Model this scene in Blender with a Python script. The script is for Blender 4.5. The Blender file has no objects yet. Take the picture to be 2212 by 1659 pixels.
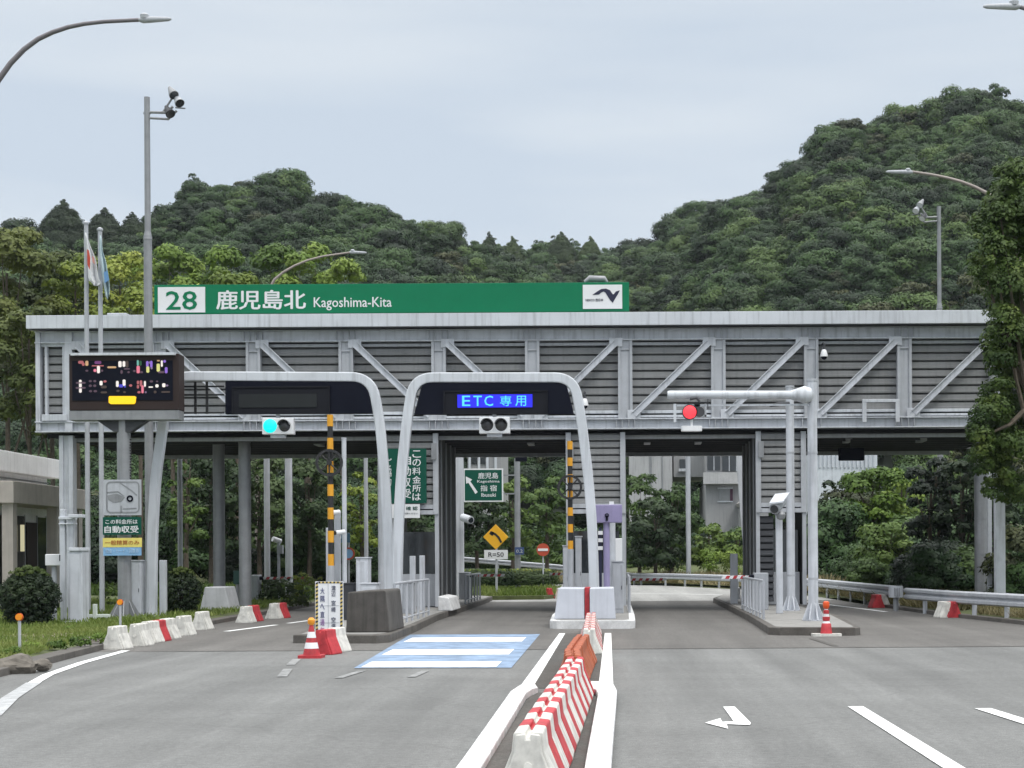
import bpy, bmesh, math, random
import numpy as np
from mathutils import Vector, Matrix
from mathutils.geometry import tessellate_polygon
random.seed(7); rng = np.random.default_rng(11)
SC = bpy.context.scene
COL = SC.collection
rad = math.radians

# ------------------------------------------------------------------ camera, sky, sun, exposure
F = 3400.0; CAMH = 1.65; CU, CV = 1335.0, 1206.0; ROLL = rad(.33)
cr, sr = math.cos(ROLL), math.sin(ROLL)
cam = bpy.data.cameras.new('camera'); camo = bpy.data.objects.new('camera', cam); COL.objects.link(camo)
cam.sensor_fit = 'HORIZONTAL'; cam.sensor_width = 36; cam.lens = 36*F/2212
cam.shift_x = (1106-CU)/2212; cam.shift_y = (CV-829.5)/2212
cam.clip_start = .1; cam.clip_end = 6000
camo.matrix_world = Matrix(((cr, sr, 0, 0), (0, 0, -1, 0), (-sr, cr, 0, CAMH), (0, 0, 0, 1)))
SC.camera = camo

SUN_EL, SUN_AZ = rad(56), rad(138)      # azimuth clockwise from +Y: behind the camera, to the right
W = bpy.data.worlds.new('World'); SC.world = W; W.use_nodes = True
nt = W.node_tree; nt.nodes.clear()
def N(t, typ, **k):
    n = t.nodes.new(typ)
    for a, b in k.items(): setattr(n, a, b)
    return n
wo = N(nt, 'ShaderNodeOutputWorld'); add = N(nt, 'ShaderNodeAddShader')
sky = N(nt, 'ShaderNodeTexSky', sky_type='NISHITA', sun_disc=False); sky.sun_elevation = SUN_EL; sky.sun_rotation = SUN_AZ
bg1 = N(nt, 'ShaderNodeBackground'); bg1.inputs[1].default_value = .012
bg2 = N(nt, 'ShaderNodeBackground'); bg2.inputs[1].default_value = 1.0
tc = N(nt, 'ShaderNodeTexCoord'); sep = N(nt, 'ShaderNodeSeparateXYZ')
nt.links.new(tc.outputs['Generated'], sep.inputs[0])
mr = N(nt, 'ShaderNodeMapRange'); mr.inputs[1].default_value = .36; mr.inputs[2].default_value = 1.0; mr.inputs[3].default_value = 1.0; mr.inputs[4].default_value = 4.4
nt.links.new(sep.outputs[2], mr.inputs[0])
mp = N(nt, 'ShaderNodeMapping'); mp.inputs['Scale'].default_value = (2.2, 2.2, 15); nt.links.new(tc.outputs['Generated'], mp.inputs[0])
noi = N(nt, 'ShaderNodeTexNoise'); noi.inputs['Scale'].default_value = 1.3; noi.inputs['Detail'].default_value = 4; noi.inputs['Roughness'].default_value = .45
nt.links.new(mp.outputs[0], noi.inputs[0])
rmp = N(nt, 'ShaderNodeValToRGB'); rmp.color_ramp.elements[0].position = .38; rmp.color_ramp.elements[1].position = .62
rmp.color_ramp.elements[0].color = (.575, .652, .742, 1); rmp.color_ramp.elements[1].color = (.675, .735, .795, 1)
nt.links.new(noi.outputs[0], rmp.inputs[0])
vm = N(nt, 'ShaderNodeVectorMath', operation='SCALE'); 
mxz = N(nt, 'ShaderNodeMix', data_type='RGBA'); mrz = N(nt, 'ShaderNodeMapRange'); mrz.inputs[1].default_value = .36; mrz.inputs[2].default_value = .7
nt.links.new(sep.outputs[2], mrz.inputs[0]); nt.links.new(mrz.outputs[0], mxz.inputs[0]); nt.links.new(rmp.outputs[0], mxz.inputs[6]); mxz.inputs[7].default_value = (.70, .70, .69, 1)
nt.links.new(mxz.outputs[2], vm.inputs[0]); nt.links.new(mr.outputs[0], vm.inputs[3])
nt.links.new(vm.outputs[0], bg2.inputs[0]); nt.links.new(sky.outputs[0], bg1.inputs[0])
nt.links.new(bg1.outputs[0], add.inputs[0]); nt.links.new(bg2.outputs[0], add.inputs[1]); nt.links.new(add.outputs[0], wo.inputs[0])
sl = bpy.data.lights.new('sun', 'SUN'); sl.energy = 1.3; sl.angle = rad(14); sl.color = (1, .96, .9)
so = bpy.data.objects.new('sun', sl); COL.objects.link(so)
sd = Vector((math.sin(SUN_AZ)*math.cos(SUN_EL), math.cos(SUN_AZ)*math.cos(SUN_EL), math.sin(SUN_EL)))
so.rotation_euler = (-sd).to_track_quat('-Z', 'Y').to_euler(); so.location = (0, 0, 60)
SC.view_settings.view_transform = 'Standard'; SC.view_settings.look = 'None'; SC.view_settings.exposure = 0; SC.view_settings.gamma = 1
SC.cycles.max_bounces = 6; SC.cycles.transparent_max_bounces = 8; SC.cycles.use_denoising = True

# ------------------------------------------------------------------ where a direction of the photograph meets a distance
def P(u, v, Y):
    a = (u-CU)/F; b = (CV-v)/F
    return Vector((Y*(a*cr+b*sr), Y, CAMH+Y*(-a*sr+b*cr)))
def G(u, v, z=0.0):
    a = (u-CU)/F; b = (CV-v)/F
    return P(u, v, (z-CAMH)/(-a*sr+b*cr))

# ------------------------------------------------------------------ materials
def lin(h):
    h = h.lstrip('#'); c = [int(h[i:i+2], 16)/255 for i in (0, 2, 4)]
    return tuple(x/12.92 if x <= .04045 else ((x+.055)/1.055)**2.4 for x in c)
MATS = {}
def mat(name, col, rough=.6, metal=0, var=.12, scale=2.5, streak=0, emit=0, fine=0, bump=0, spec=.5):
    if name in MATS: return MATS[name]
    if isinstance(col, str): col = lin(col)
    m = bpy.data.materials.new(name); m.use_nodes = True; t = m.node_tree; b = t.nodes['Principled BSDF']
    b.inputs['Roughness'].default_value = rough; b.inputs['Metallic'].default_value = metal; b.inputs['Specular IOR Level'].default_value = spec
    if emit:
        b.inputs['Base Color'].default_value = (col[0]*.2, col[1]*.2, col[2]*.2, 1)
        b.inputs['Emission Color'].default_value = (*col, 1); b.inputs['Emission Strength'].default_value = emit
    else:
        tc = N(t, 'ShaderNodeTexCoord'); oi = N(t, 'ShaderNodeObjectInfo'); va = N(t, 'ShaderNodeVectorMath', operation='ADD')
        t.links.new(tc.outputs['Object'], va.inputs[0])
        sc_ = N(t, 'ShaderNodeMath', operation='MULTIPLY'); sc_.inputs[1].default_value = 37; t.links.new(oi.outputs['Random'], sc_.inputs[0])
        t.links.new(sc_.outputs[0], va.inputs[1])
        n1 = N(t, 'ShaderNodeTexNoise'); n1.inputs['Scale'].default_value = scale; n1.inputs['Detail'].default_value = 6; n1.inputs['Roughness'].default_value = .62
        t.links.new(va.outputs[0], n1.inputs[0])
        r1 = N(t, 'ShaderNodeMapRange'); r1.inputs[1].default_value = .3; r1.inputs[2].default_value = .7; r1.inputs[3].default_value = 1-var; r1.inputs[4].default_value = 1+var*.6
        t.links.new(n1.outputs[0], r1.inputs[0]); last = r1.outputs[0]
        if streak:
            mp = N(t, 'ShaderNodeMapping'); mp.inputs['Scale'].default_value = (9, 9, .55); t.links.new(va.outputs[0], mp.inputs[0])
            n2 = N(t, 'ShaderNodeTexNoise'); n2.inputs['Scale'].default_value = 1.0; n2.inputs['Detail'].default_value = 5; t.links.new(mp.outputs[0], n2.inputs[0])
            r2 = N(t, 'ShaderNodeMapRange'); r2.inputs[1].default_value = .50; r2.inputs[2].default_value = .74; r2.inputs[3].default_value = 1; r2.inputs[4].default_value = 1-streak
            t.links.new(n2.outputs[0], r2.inputs[0]); mm = N(t, 'ShaderNodeMath', operation='MULTIPLY')
            t.links.new(last, mm.inputs[0]); t.links.new(r2.outputs[0], mm.inputs[1]); last = mm.outputs[0]
        if fine:
            n3 = N(t, 'ShaderNodeTexNoise'); n3.inputs['Scale'].default_value = 60; n3.inputs['Detail'].default_value = 3; t.links.new(tc.outputs['Object'], n3.inputs[0])
            r3 = N(t, 'ShaderNodeMapRange'); r3.inputs[1].default_value = .3; r3.inputs[2].default_value = .7; r3.inputs[3].default_value = 1-fine; r3.inputs[4].default_value = 1+fine
            t.links.new(n3.outputs[0], r3.inputs[0]); mm = N(t, 'ShaderNodeMath', operation='MULTIPLY')
            t.links.new(last, mm.inputs[0]); t.links.new(r3.outputs[0], mm.inputs[1]); last = mm.outputs[0]
        vs = N(t, 'ShaderNodeVectorMath', operation='SCALE'); vs.inputs[0].default_value = col; t.links.new(last, vs.inputs[3])
        t.links.new(vs.outputs[0], b.inputs['Base Color'])
        if bump:
            bp = N(t, 'ShaderNodeBump'); bp.inputs['Strength'].default_value = bump; bp.inputs['Distance'].default_value = .02
            t.links.new(n1.outputs[0], bp.inputs['Height']); t.links.new(bp.outputs[0], b.inputs['Normal'])
    MATS[name] = m; return m

def leafmat(name, c1, c2, c3, nscale=.5, trans=.25):
    """leaf colour varies by branch (noise), by leaf (fine noise) and by plant (random)"""
    if name in MATS: return MATS[name]
    m = bpy.data.materials.new(name); m.use_nodes = True; t = m.node_tree; b = t.nodes['Principled BSDF']; out = t.nodes['Material Output']
    b.inputs['Roughness'].default_value = .55; b.inputs['Specular IOR Level'].default_value = .3
    tc = N(t, 'ShaderNodeTexCoord'); oi = N(t, 'ShaderNodeObjectInfo')
    n1 = N(t, 'ShaderNodeTexNoise'); n1.inputs['Scale'].default_value = nscale; n1.inputs['Detail'].default_value = 3
    sc_ = N(t, 'ShaderNodeMath', operation='MULTIPLY'); sc_.inputs[1].default_value = 50; t.links.new(oi.outputs['Random'], sc_.inputs[0])
    va = N(t, 'ShaderNodeVectorMath', operation='ADD'); t.links.new(tc.outputs['Object'], va.inputs[0]); t.links.new(sc_.outputs[0], va.inputs[1]); t.links.new(va.outputs[0], n1.inputs[0])
    n2 = N(t, 'ShaderNodeTexNoise'); n2.inputs['Scale'].default_value = nscale*9; n2.inputs['Detail'].default_value = 2; t.links.new(va.outputs[0], n2.inputs[0])
    ad = N(t, 'ShaderNodeMath', operation='MULTIPLY_ADD'); ad.inputs[1].default_value = .45; t.links.new(n2.outputs[0], ad.inputs[0])
    ad2 = N(t, 'ShaderNodeMath', operation='MULTIPLY_ADD'); ad2.inputs[1].default_value = .52; ad2.inputs[2].default_value = -.48; t.links.new(oi.outputs['Random'], ad2.inputs[0])
    t.links.new(ad2.outputs[0], ad.inputs[2])
    ad3 = N(t, 'ShaderNodeMath', operation='ADD'); t.links.new(n1.outputs[0], ad3.inputs[0]); t.links.new(ad.outputs[0], ad3.inputs[1])
    r = N(t, 'ShaderNodeValToRGB'); e = r.color_ramp.elements; e[0].position = .25; e[0].color = (*c1, 1); e[1].position = .75; e[1].color = (*c3, 1)
    k = e.new(.5); k.color = (*c2, 1)
    t.links.new(ad3.outputs[0], r.inputs[0]); t.links.new(r.outputs[0], b.inputs['Base Color'])
    tr = N(t, 'ShaderNodeBsdfTranslucent'); t.links.new(r.outputs[0], tr.inputs[0])
    mx = N(t, 'ShaderNodeMixShader'); mx.inputs[0].default_value = trans
    t.links.new(b.outputs[0], mx.inputs[1]); t.links.new(tr.outputs[0], mx.inputs[2]); t.links.new(mx.outputs[0], out.inputs[0])
    MATS[name] = m; return m

WHITE = mat('white painted steel', (.53, .555, .60), .45, var=.14, streak=.3)
FASCIA = mat('fascia paint', (.57, .60, .645), .5, var=.12, streak=.3, scale=.8)
STEEL = mat('light grey steel', (.42, .44, .475), .5, var=.12, streak=.22)
GALV = mat('galvanised steel', (.27, .28, .295), .5, metal=.25, var=.18, streak=.2)
DGREY = mat('dark grey steel', (.055, .058, .066), .6, var=.2, spec=.3)
LOUV = mat('grey louvre sheet', (.215, .22, .225), .6, var=.12, streak=.18, scale=1.2)
BLACK = mat('black panel', (.0045, .006, .014), .7, var=.1, spec=.12)
DARK = mat('dark soffit and shade strip', (.016, .017, .021), .8, var=.2, spec=.2)
CONC = mat('stained concrete', (.080, .074, .068), .9, var=.3, streak=.45, fine=.15)
KERB = mat('kerb concrete', (.105, .097, .088), .9, var=.35, fine=.2)
WKERB = mat('white painted kerb', (.66, .665, .67), .8, var=.28, scale=4, fine=.1)
RED = mat('red plastic', (.47, .035, .045), .55, var=.32, scale=7, streak=.15)
WPLAS = mat('white plastic', (.66, .65, .61), .5, var=.26, scale=7, streak=.28)
ORANGE = mat('orange plastic', (.52, .09, .015), .5, var=.2, scale=6)
OBROWN = mat('weathered orange plastic', (.36, .085, .03), .6, var=.3, scale=6)
YEL = mat('yellow paint', (.72, .34, .02), .5)
BLK = mat('black paint', (.02, .02, .022), .5)
GREEN = mat('sign green', (.003, .17, .078), .5, var=.05, spec=.2)
DGREEN = mat('dark sign green', (.004, .075, .05), .5, var=.05, spec=.2)
SWHITE = mat('sign white', (.74, .75, .77), .4, var=.04)
NAVY = mat('sign navy', (.012, .014, .045), .4)
PURP = mat('lavender paint', (.285, .255, .43), .5, var=.1, streak=.12)
BEIGE = mat('beige render', (.52, .48, .44), .9, var=.1, streak=.15)
PINKC = mat('pale rendered wall', (.84, .85, .865), .9, var=.08, streak=.12)
GLASS = mat('dark glass', (.02, .025, .03), .08, var=0, spec=.8)
BROWN = mat('brown screen surround', (.035, .024, .023), .6, spec=.2)
BARK = mat('bark', (.10, .08, .06), .9, var=.4, scale=8)
APT = mat('grey apartment concrete', (.33, .335, .345), .9, var=.12, streak=.2, scale=.4)
LEDRED = mat('lit red lamp', (1, .05, .07), emit=1.4)
LEDGRN = mat('lit green lamp', (.0, .95, .82), emit=1.15)
LENS = mat('dark lamp lens', (.05, .05, .055), .25)
YLAMP = mat('lit amber bar', (1, .62, .01), emit=1.15)

def roadmat(name, base, warm, joints=0):
    m = bpy.data.materials.new(name); m.use_nodes = True; t = m.node_tree; b = t.nodes['Principled BSDF']
    b.inputs['Roughness'].default_value = .85; b.inputs['Specular IOR Level'].default_value = .3
    tc = N(t, 'ShaderNodeTexCoord')
    def noise(scale, det, mapscale=None, lo=.3, hi=.7, a=.9, c=1.1):
        n = N(t, 'ShaderNodeTexNoise'); n.inputs['Scale'].default_value = scale; n.inputs['Detail'].default_value = det; n.inputs['Roughness'].default_value = .6
        if mapscale:
            mp = N(t, 'ShaderNodeMapping'); mp.inputs['Scale'].default_value = mapscale; t.links.new(tc.outputs['Object'], mp.inputs[0]); t.links.new(mp.outputs[0], n.inputs[0])
        else: t.links.new(tc.outputs['Object'], n.inputs[0])
        r = N(t, 'ShaderNodeMapRange'); r.inputs[1].default_value = lo; r.inputs[2].default_value = hi; r.inputs[3].default_value = a; r.inputs[4].default_value = c
        t.links.new(n.outputs[0], r.inputs[0]); return r.outputs[0]
    parts = [noise(80, 2, a=.62, c=1.34), noise(14, 6, a=.80, c=1.17), noise(.3, 4, a=.91, c=1.07), noise(1, 4, (1.1, .06, 1), a=.74, c=1.12), noise(1, 3, (.2, 1.1, 1), lo=.35, hi=.65, a=.94, c=1.04)]
    last = parts[0]
    for p in parts[1:]:
        mm = N(t, 'ShaderNodeMath', operation='MULTIPLY'); t.links.new(last, mm.inputs[0]); t.links.new(p, mm.inputs[1]); last = mm.outputs[0]
    # thin dark cracks and sealed joints
    n = N(t, 'ShaderNodeTexVoronoi', feature='DISTANCE_TO_EDGE'); n.inputs['Scale'].default_value = .22
    nd = N(t, 'ShaderNodeTexNoise'); nd.inputs['Scale'].default_value = 1.2; nd.inputs['Detail'].default_value = 5; t.links.new(tc.outputs['Object'], nd.inputs[0])
    mx = N(t, 'ShaderNodeVectorMath', operation='MULTIPLY_ADD'); mx.inputs[1].default_value = (1.2, 1.2, 0); t.links.new(nd.outputs[1], mx.inputs[0]); t.links.new(tc.outputs['Object'], mx.inputs[2]); t.links.new(mx.outputs[0], n.inputs[0])
    r = N(t, 'ShaderNodeMapRange'); r.inputs[1].default_value = .0; r.inputs[2].default_value = .009; r.inputs[3].default_value = .90; r.inputs[4].default_value = 1; t.links.new(n.outputs['Distance'], r.inputs[0])
    mm = N(t, 'ShaderNodeMath', operation='MULTIPLY'); t.links.new(last, mm.inputs[0]); t.links.new(r.outputs[0], mm.inputs[1]); last = mm.outputs[0]
    vs = N(t, 'ShaderNodeVectorMath', operation='SCALE'); vs.inputs[0].default_value = (base*warm[0], base*warm[1], base*warm[2]); t.links.new(last, vs.inputs[3])
    t.links.new(vs.outputs[0], b.inputs['Base Color'])
    MATS[name] = m; return m
ROAD = roadmat('worn asphalt', .18, (.985, 1.0, .985)); APRON = roadmat('older asphalt', .135, (1.04, 1, .95)); MEDA = roadmat('dark median asphalt', .095, (1.05, 1, .93))
LINE = mat('road paint white', (.80, .81, .81), .7, var=.26, scale=7, fine=.16)
OLDLINE = mat('worn road paint', (.26, .265, .265), .8, var=.5, scale=6, fine=.25)
BLUE = mat('blue lane paint', (.215, .30, .43), .8, var=.4, scale=3, fine=.12)
EARTH = mat('dry earth', (.22, .185, .14), .95, var=.35, scale=3, fine=.2)
GRASSG = mat('grass ground', (.085, .105, .035), .95, var=.45, scale=1.5, fine=.3)
FORESTG = mat('forest floor', (.016, .024, .014), .95, var=.4, scale=.3)

# ------------------------------------------------------------------ mesh helpers
ORG = {}
class MB:
    def __init__(s): s.v = []; s.f = []; s.m = []; s.cur = 0
    def add(s, vs, fs):
        o = len(s.v); s.v += [tuple(x) for x in vs]; s.f += [tuple(i+o for i in f) for f in fs]; s.m += [s.cur]*len(fs)
    def box(s, a, b):
        x0, x1 = sorted((a[0], b[0])); y0, y1 = sorted((a[1], b[1])); z0, z1 = sorted((a[2], b[2]))
        s.add([(x0,y0,z0),(x1,y0,z0),(x1,y1,z0),(x0,y1,z0),(x0,y0,z1),(x1,y0,z1),(x1,y1,z1),(x0,y1,z1)],
              [(0,3,2,1),(4,5,6,7),(0,1,5,4),(1,2,6,5),(2,3,7,6),(3,0,4,7)])
        return s
    def cbox(s, a, b, c=.02):
        """box with chamfered vertical edges"""
        x0, x1 = sorted((a[0], b[0])); y0, y1 = sorted((a[1], b[1])); z0, z1 = sorted((a[2], b[2]))
        s.prism([(x0+c,y0),(x1-c,y0),(x1,y0+c),(x1,y1-c),(x1-c,y1),(x0+c,y1),(x0,y1-c),(x0,y0+c)], z0, z1); return s
    def pbox(s, u0, v0, u1, v1, Y, d, zb=None):
        um, vm_ = (u0+u1)/2, (v0+v1)/2
        x0 = P(u0, vm_, Y).x; x1 = P(u1, vm_, Y).x; z1 = P(um, v0, Y).z; z0 = P(um, v1, Y).z if zb is None else zb
        return s.box((x0, Y, z0), (x1, Y+d, z1))
    def prism(s, poly, z0, z1):
        n = len(poly); vs = [(x, y, z0) for x, y in poly]+[(x, y, z1) for x, y in poly]
        fs = [(i, (i+1) % n, n+(i+1) % n, n+i) for i in range(n)]
        tri = tessellate_polygon([[Vector((x, y, 0)) for x, y in poly]])
        fs += [tuple(i+n for i in t) for t in tri]+[tuple(reversed(t)) for t in tri]
        s.add(vs, fs); return s
    def sheet(s, poly, z):
        tri = tessellate_polygon([[Vector((x, y, 0)) for x, y in poly]])
        s.add([(x, y, z) for x, y in poly], [t for t in tri]); return s
    def vprism(s, poly, y0, y1):
        """outline in the xz plane, thickness along y"""
        n = len(poly); vs = [(x, y0, z) for x, z in poly]+[(x, y1, z) for x, z in poly]
        fs = [(i, (i+1) % n, n+(i+1) % n, n+i) for i in range(n)]
        tri = tessellate_polygon([[Vector((x, z, 0)) for x, z in poly]])
        fs += [t for t in tri]+[tuple(i+n for i in reversed(t)) for t in tri]
        s.add(vs, fs); return s
    def xprism(s, poly, x0, x1):
        n = len(poly); vs = [(x0, y, z) for y, z in poly]+[(x1, y, z) for y, z in poly]
        fs = [(i, (i+1) % n, n+(i+1) % n, n+i) for i in range(n)]
        tri = tessellate_polygon([[Vector((y, z, 0)) for y, z in poly]])
        fs += [t for t in tri]+[tuple(i+n for i in reversed(t)) for t in tri]
        s.add(vs, fs); return s
    def cyl(s, a, b, r0, r1=None, n=14):
        return s.tube([a, b], [r0, r0 if r1 is None else r1], n)
    def tube(s, pts, r, n=12):
        pts = [Vector(p) for p in pts]; k = len(pts)
        if not hasattr(r, '__len__'): r = [r]*k
        d0 = (pts[1]-pts[0]).normalized(); ref = Vector((0, 0, 1)) if abs(d0.z) < .9 else Vector((1, 0, 0))
        vs = []; fs = []; up = d0.cross(ref).normalized()
        for i, p in enumerate(pts):
            d = ((pts[min(i+1, k-1)]-pts[max(i-1, 0)])).normalized()
            up = (up-d*up.dot(d)).normalized(); w = d.cross(up)
            for j in range(n):
                a = 2*math.pi*j/n; vs.append(p+(up*math.cos(a)+w*math.sin(a))*r[i])
        for i in range(k-1):
            for j in range(n):
                fs.append((i*n+j, i*n+(j+1) % n, (i+1)*n+(j+1) % n, (i+1)*n+j))
        fs.append(tuple(range(n))[::-1]); fs.append(tuple(range((k-1)*n, k*n)))
        s.add(vs, fs); return s
    def lathe(s, c, prof, n=18):
        c = Vector(c); vs = []; fs = []
        for r, z in prof:
            for j in range(n): a = 2*math.pi*j/n; vs.append((c.x+r*math.cos(a), c.y+r*math.sin(a), c.z+z))
        for i in range(len(prof)-1):
            for j in range(n): fs.append((i*n+j, i*n+(j+1) % n, (i+1)*n+(j+1) % n, (i+1)*n+j))
        fs.append(tuple(range(n))[::-1]); fs.append(tuple(range((len(prof)-1)*n, len(prof)*n)))
        s.add(vs, fs); return s
    def disc(s, c, r, y0, y1, n=24):
        return s.vprism([(c[0]+r*math.cos(2*math.pi*i/n), c[2]+r*math.sin(2*math.pi*i/n)) for i in range(n)], y0, y1)
    def ring(s, c, r, t, y0, y1, n=28):
        """annulus facing the road"""
        o = [(c[0]+r*math.cos(2*math.pi*i/n), c[2]+r*math.sin(2*math.pi*i/n)) for i in range(n)]
        q = [(c[0]+(r-t)*math.cos(2*math.pi*i/n), c[2]+(r-t)*math.sin(2*math.pi*i/n)) for i in range(n)]
        vs = [(x, y0, z) for x, z in o+q]+[(x, y1, z) for x, z in o+q]; fs = []
        for i in range(n):
            j = (i+1) % n
            fs += [(i, n+i, n+j, j), (2*n+i, 2*n+j, 3*n+j, 3*n+i), (i, j, 2*n+j, 2*n+i), (n+i, 3*n+i, 3*n+j, n+j)]
        s.add(vs, fs); return s
    def sweep(s, path, w, y0, y1):
        """flat bar of width w swept along a path of the xz plane"""
        n = len(path); L = []; Rr = []
        for i, (x, z) in enumerate(path):
            ax, az = path[max(i-1, 0)]; bx, bz = path[min(i+1, n-1)]
            d = Vector((bx-ax, bz-az)).normalized(); nx, nz = -d.y, d.x
            L.append((x+nx*w/2, z+nz*w/2)); Rr.append((x-nx*w/2, z-nz*w/2))
        vs = [(x, y0, z) for x, z in L+Rr]+[(x, y1, z) for x, z in L+Rr]; fs = []
        for i in range(n-1):
            fs += [(i, n+i, n+i+1, i+1), (2*n+i, 2*n+i+1, 3*n+i+1, 3*n+i), (i, i+1, 2*n+i+1, 2*n+i), (n+i, 3*n+i, 3*n+i+1, n+i+1)]
        fs += [(0, 2*n, 3*n, n), (n-1, 2*n-1, 4*n-1, 3*n-1)]
        s.add(vs, fs); return s
    def build(s, name, m, parent=None, smooth=False, bevel=0):
        org = ORG.get(parent.name, Vector()) if parent else Vector()
        me = bpy.data.meshes.new(name)
        me.from_pydata([(x-org.x, y-org.y, z-org.z) for x, y, z in s.v], [], s.f); me.update()
        bm = bmesh.new(); bm.from_mesh(me); bmesh.ops.recalc_face_normals(bm, faces=bm.faces); bm.to_mesh(me); bm.free()
        for k in (m if isinstance(m, (list, tuple)) else [m]): me.materials.append(k)
        if any(s.m):
            me.polygons.foreach_set('material_index', s.m)
        o = bpy.data.objects.new(name, me); COL.objects.link(o)
        if parent: o.parent = parent; ORG[o.name] = org
        if smooth:
            me.polygons.foreach_set('use_smooth', [True]*len(me.polygons))
            me.set_sharp_from_angle(angle=rad(40))
        if bevel:
            b = o.modifiers.new('b', 'BEVEL'); b.width = bevel; b.segments = 2; b.limit_method = 'ANGLE'
        return o
def tag(o, label, cat, group=None, kind=None):
    if label: o['label'] = label
    if cat: o['category'] = cat
    if group: o['group'] = group
    if kind: o['kind'] = kind
    return o
def thing(name, label, cat, loc, group=None):
    o = bpy.data.objects.new(name, None); COL.objects.link(o); o.location = loc; o.empty_display_size = .2
    ORG[o.name] = Vector(loc); return tag(o, label, cat, group)
def struct(o): o['kind'] = 'structure'; return o
def dup(root, loc, label, rz=0, group=None, mats=None):
    """a copy of a thing, its parts and their sub-parts"""
    r = root.copy(); COL.objects.link(r); r.location = loc; r.rotation_euler = (0, 0, rz); r['label'] = label
    if group: r['group'] = group
    kids = [c for c in SC.objects if c.parent == root]
    for c in kids:
        k = c.copy(); COL.objects.link(k); k.parent = r
        for d in [e for e in SC.objects if e.parent == c]:
            q = d.copy(); COL.objects.link(q); q.parent = k
    return r
ORD = 'first second third fourth fifth sixth seventh eighth ninth tenth eleventh twelfth thirteenth fourteenth fifteenth'.split()

def lettering(txt, x0, x1, z0, z1, y, m, parent, name='lettering', bold=.015, keep=False):
    """words as flat raised letters fitted to a rectangle facing the road"""
    cu = bpy.data.curves.new('lettering', 'FONT'); cu.body = txt; cu.size = 1; cu.extrude = .004; cu.resolution_u = 2
    to = bpy.data.objects.new('lettering_source', cu); COL.objects.link(to)
    dg = bpy.context.evaluated_depsgraph_get(); me = bpy.data.meshes.new_from_object(to.evaluated_get(dg))
    bpy.data.objects.remove(to); bpy.data.curves.remove(cu)
    n = len(me.vertices); a = np.zeros(n*3); me.vertices.foreach_get('co', a); a = a.reshape(-1, 3)
    lo, hi = a.min(0), a.max(0); s0 = (x1-x0)/max(hi[0]-lo[0], 1e-6); s1 = (z1-z0)/max(hi[1]-lo[1], 1e-6)
    if keep: s0 = s1 = min(s0, s1)
    cx, cz = (x0+x1)/2, (z0+z1)/2
    org = ORG.get(parent.name, Vector()); b = np.empty_like(a); d = bold*1.1
    b[:, 0] = (a[:, 0]-(lo[0]+hi[0])/2)*s0+cx-org.x; b[:, 2] = (a[:, 1]-(lo[1]+hi[1])/2)*s1+cz-org.z; b[:, 1] = y-a[:, 2]-.004-org.y
    me.vertices.foreach_set('co', b.ravel()); me.update()
    if d > 0:       # heavier strokes: the same outline laid again with a small shift, each layer a little further back
        bm = bmesh.new(); bm.from_mesh(me); base = bm.verts[:]; geo = bm.faces[:]; layers = []
        for k, (ox, oz) in enumerate(((1, 0), (-1, 0), (0, 1), (0, -1))):
            g2 = bmesh.ops.duplicate(bm, geom=base+bm.edges[:len(me.edges)]+geo)['geom']
            for w in g2:
                if isinstance(w, bmesh.types.BMVert): w.co.x += ox*d*s0*.6; w.co.z += oz*d*s1*.45; w.co.y += .0006*(k+1)
        bm.to_mesh(me); bm.free()
    me.name = name; me.materials.clear(); me.materials.append(m)
    o = bpy.data.objects.new(name, me); COL.objects.link(o); o.parent = parent; ORG[o.name] = org
    return o
def plet(txt, u0, v0, u1, v1, Y, m, parent, **k):
    a = P(u0, (v0+v1)/2, Y); b = P(u1, (v0+v1)/2, Y)
    return lettering(txt, a.x, b.x, P((u0+u1)/2, v1, Y).z, P((u0+u1)/2, v0, Y).z, Y, m, parent, **k)

# ================================================================== GROUND, ROADS, MARKINGS
struct(MB().sheet([(-900, -60), (900, -60), (900, 1200), (-900, 1200)], -.06).build('ground', GRASSG))
Ledge = [(-7.4, -20), (-7.4, 10), (-7.45, 14.5), (-8.1, 18.5), (-8.85, 22.5), (-9.45, 28), (-9.95, 33), (-10.35, 38), (-10.7, 48), (-11.0, 60), (-13, 70), (-19, 80), (-40, 92)]
Redge = [(16, -20), (14.5, 14), (12.6, 25), (11.0, 31.5), (9.75, 37), (8.9, 44), (8.5, 54), (8.3, 66), (6.6, 80), (2.6, 94), (-6, 104), (-40, 112)]
struct(MB().sheet(Ledge+Redge[::-1], 0).build('road', ROAD))
def clip(edge, y0, y1):
    ys = [p for p in edge if y0 < p[1] < y1]
    f = lambda y: float(np.interp(y, [p[1] for p in edge], [p[0] for p in edge]))
    return [(f(y0), y0)]+ys+[(f(y1), y1)]
struct(MB().sheet(clip(Ledge, 28.6, 60.5)+clip(Redge, 28.6, 60.5)[::-1], .004).build('gate_apron_road', APRON))

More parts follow.
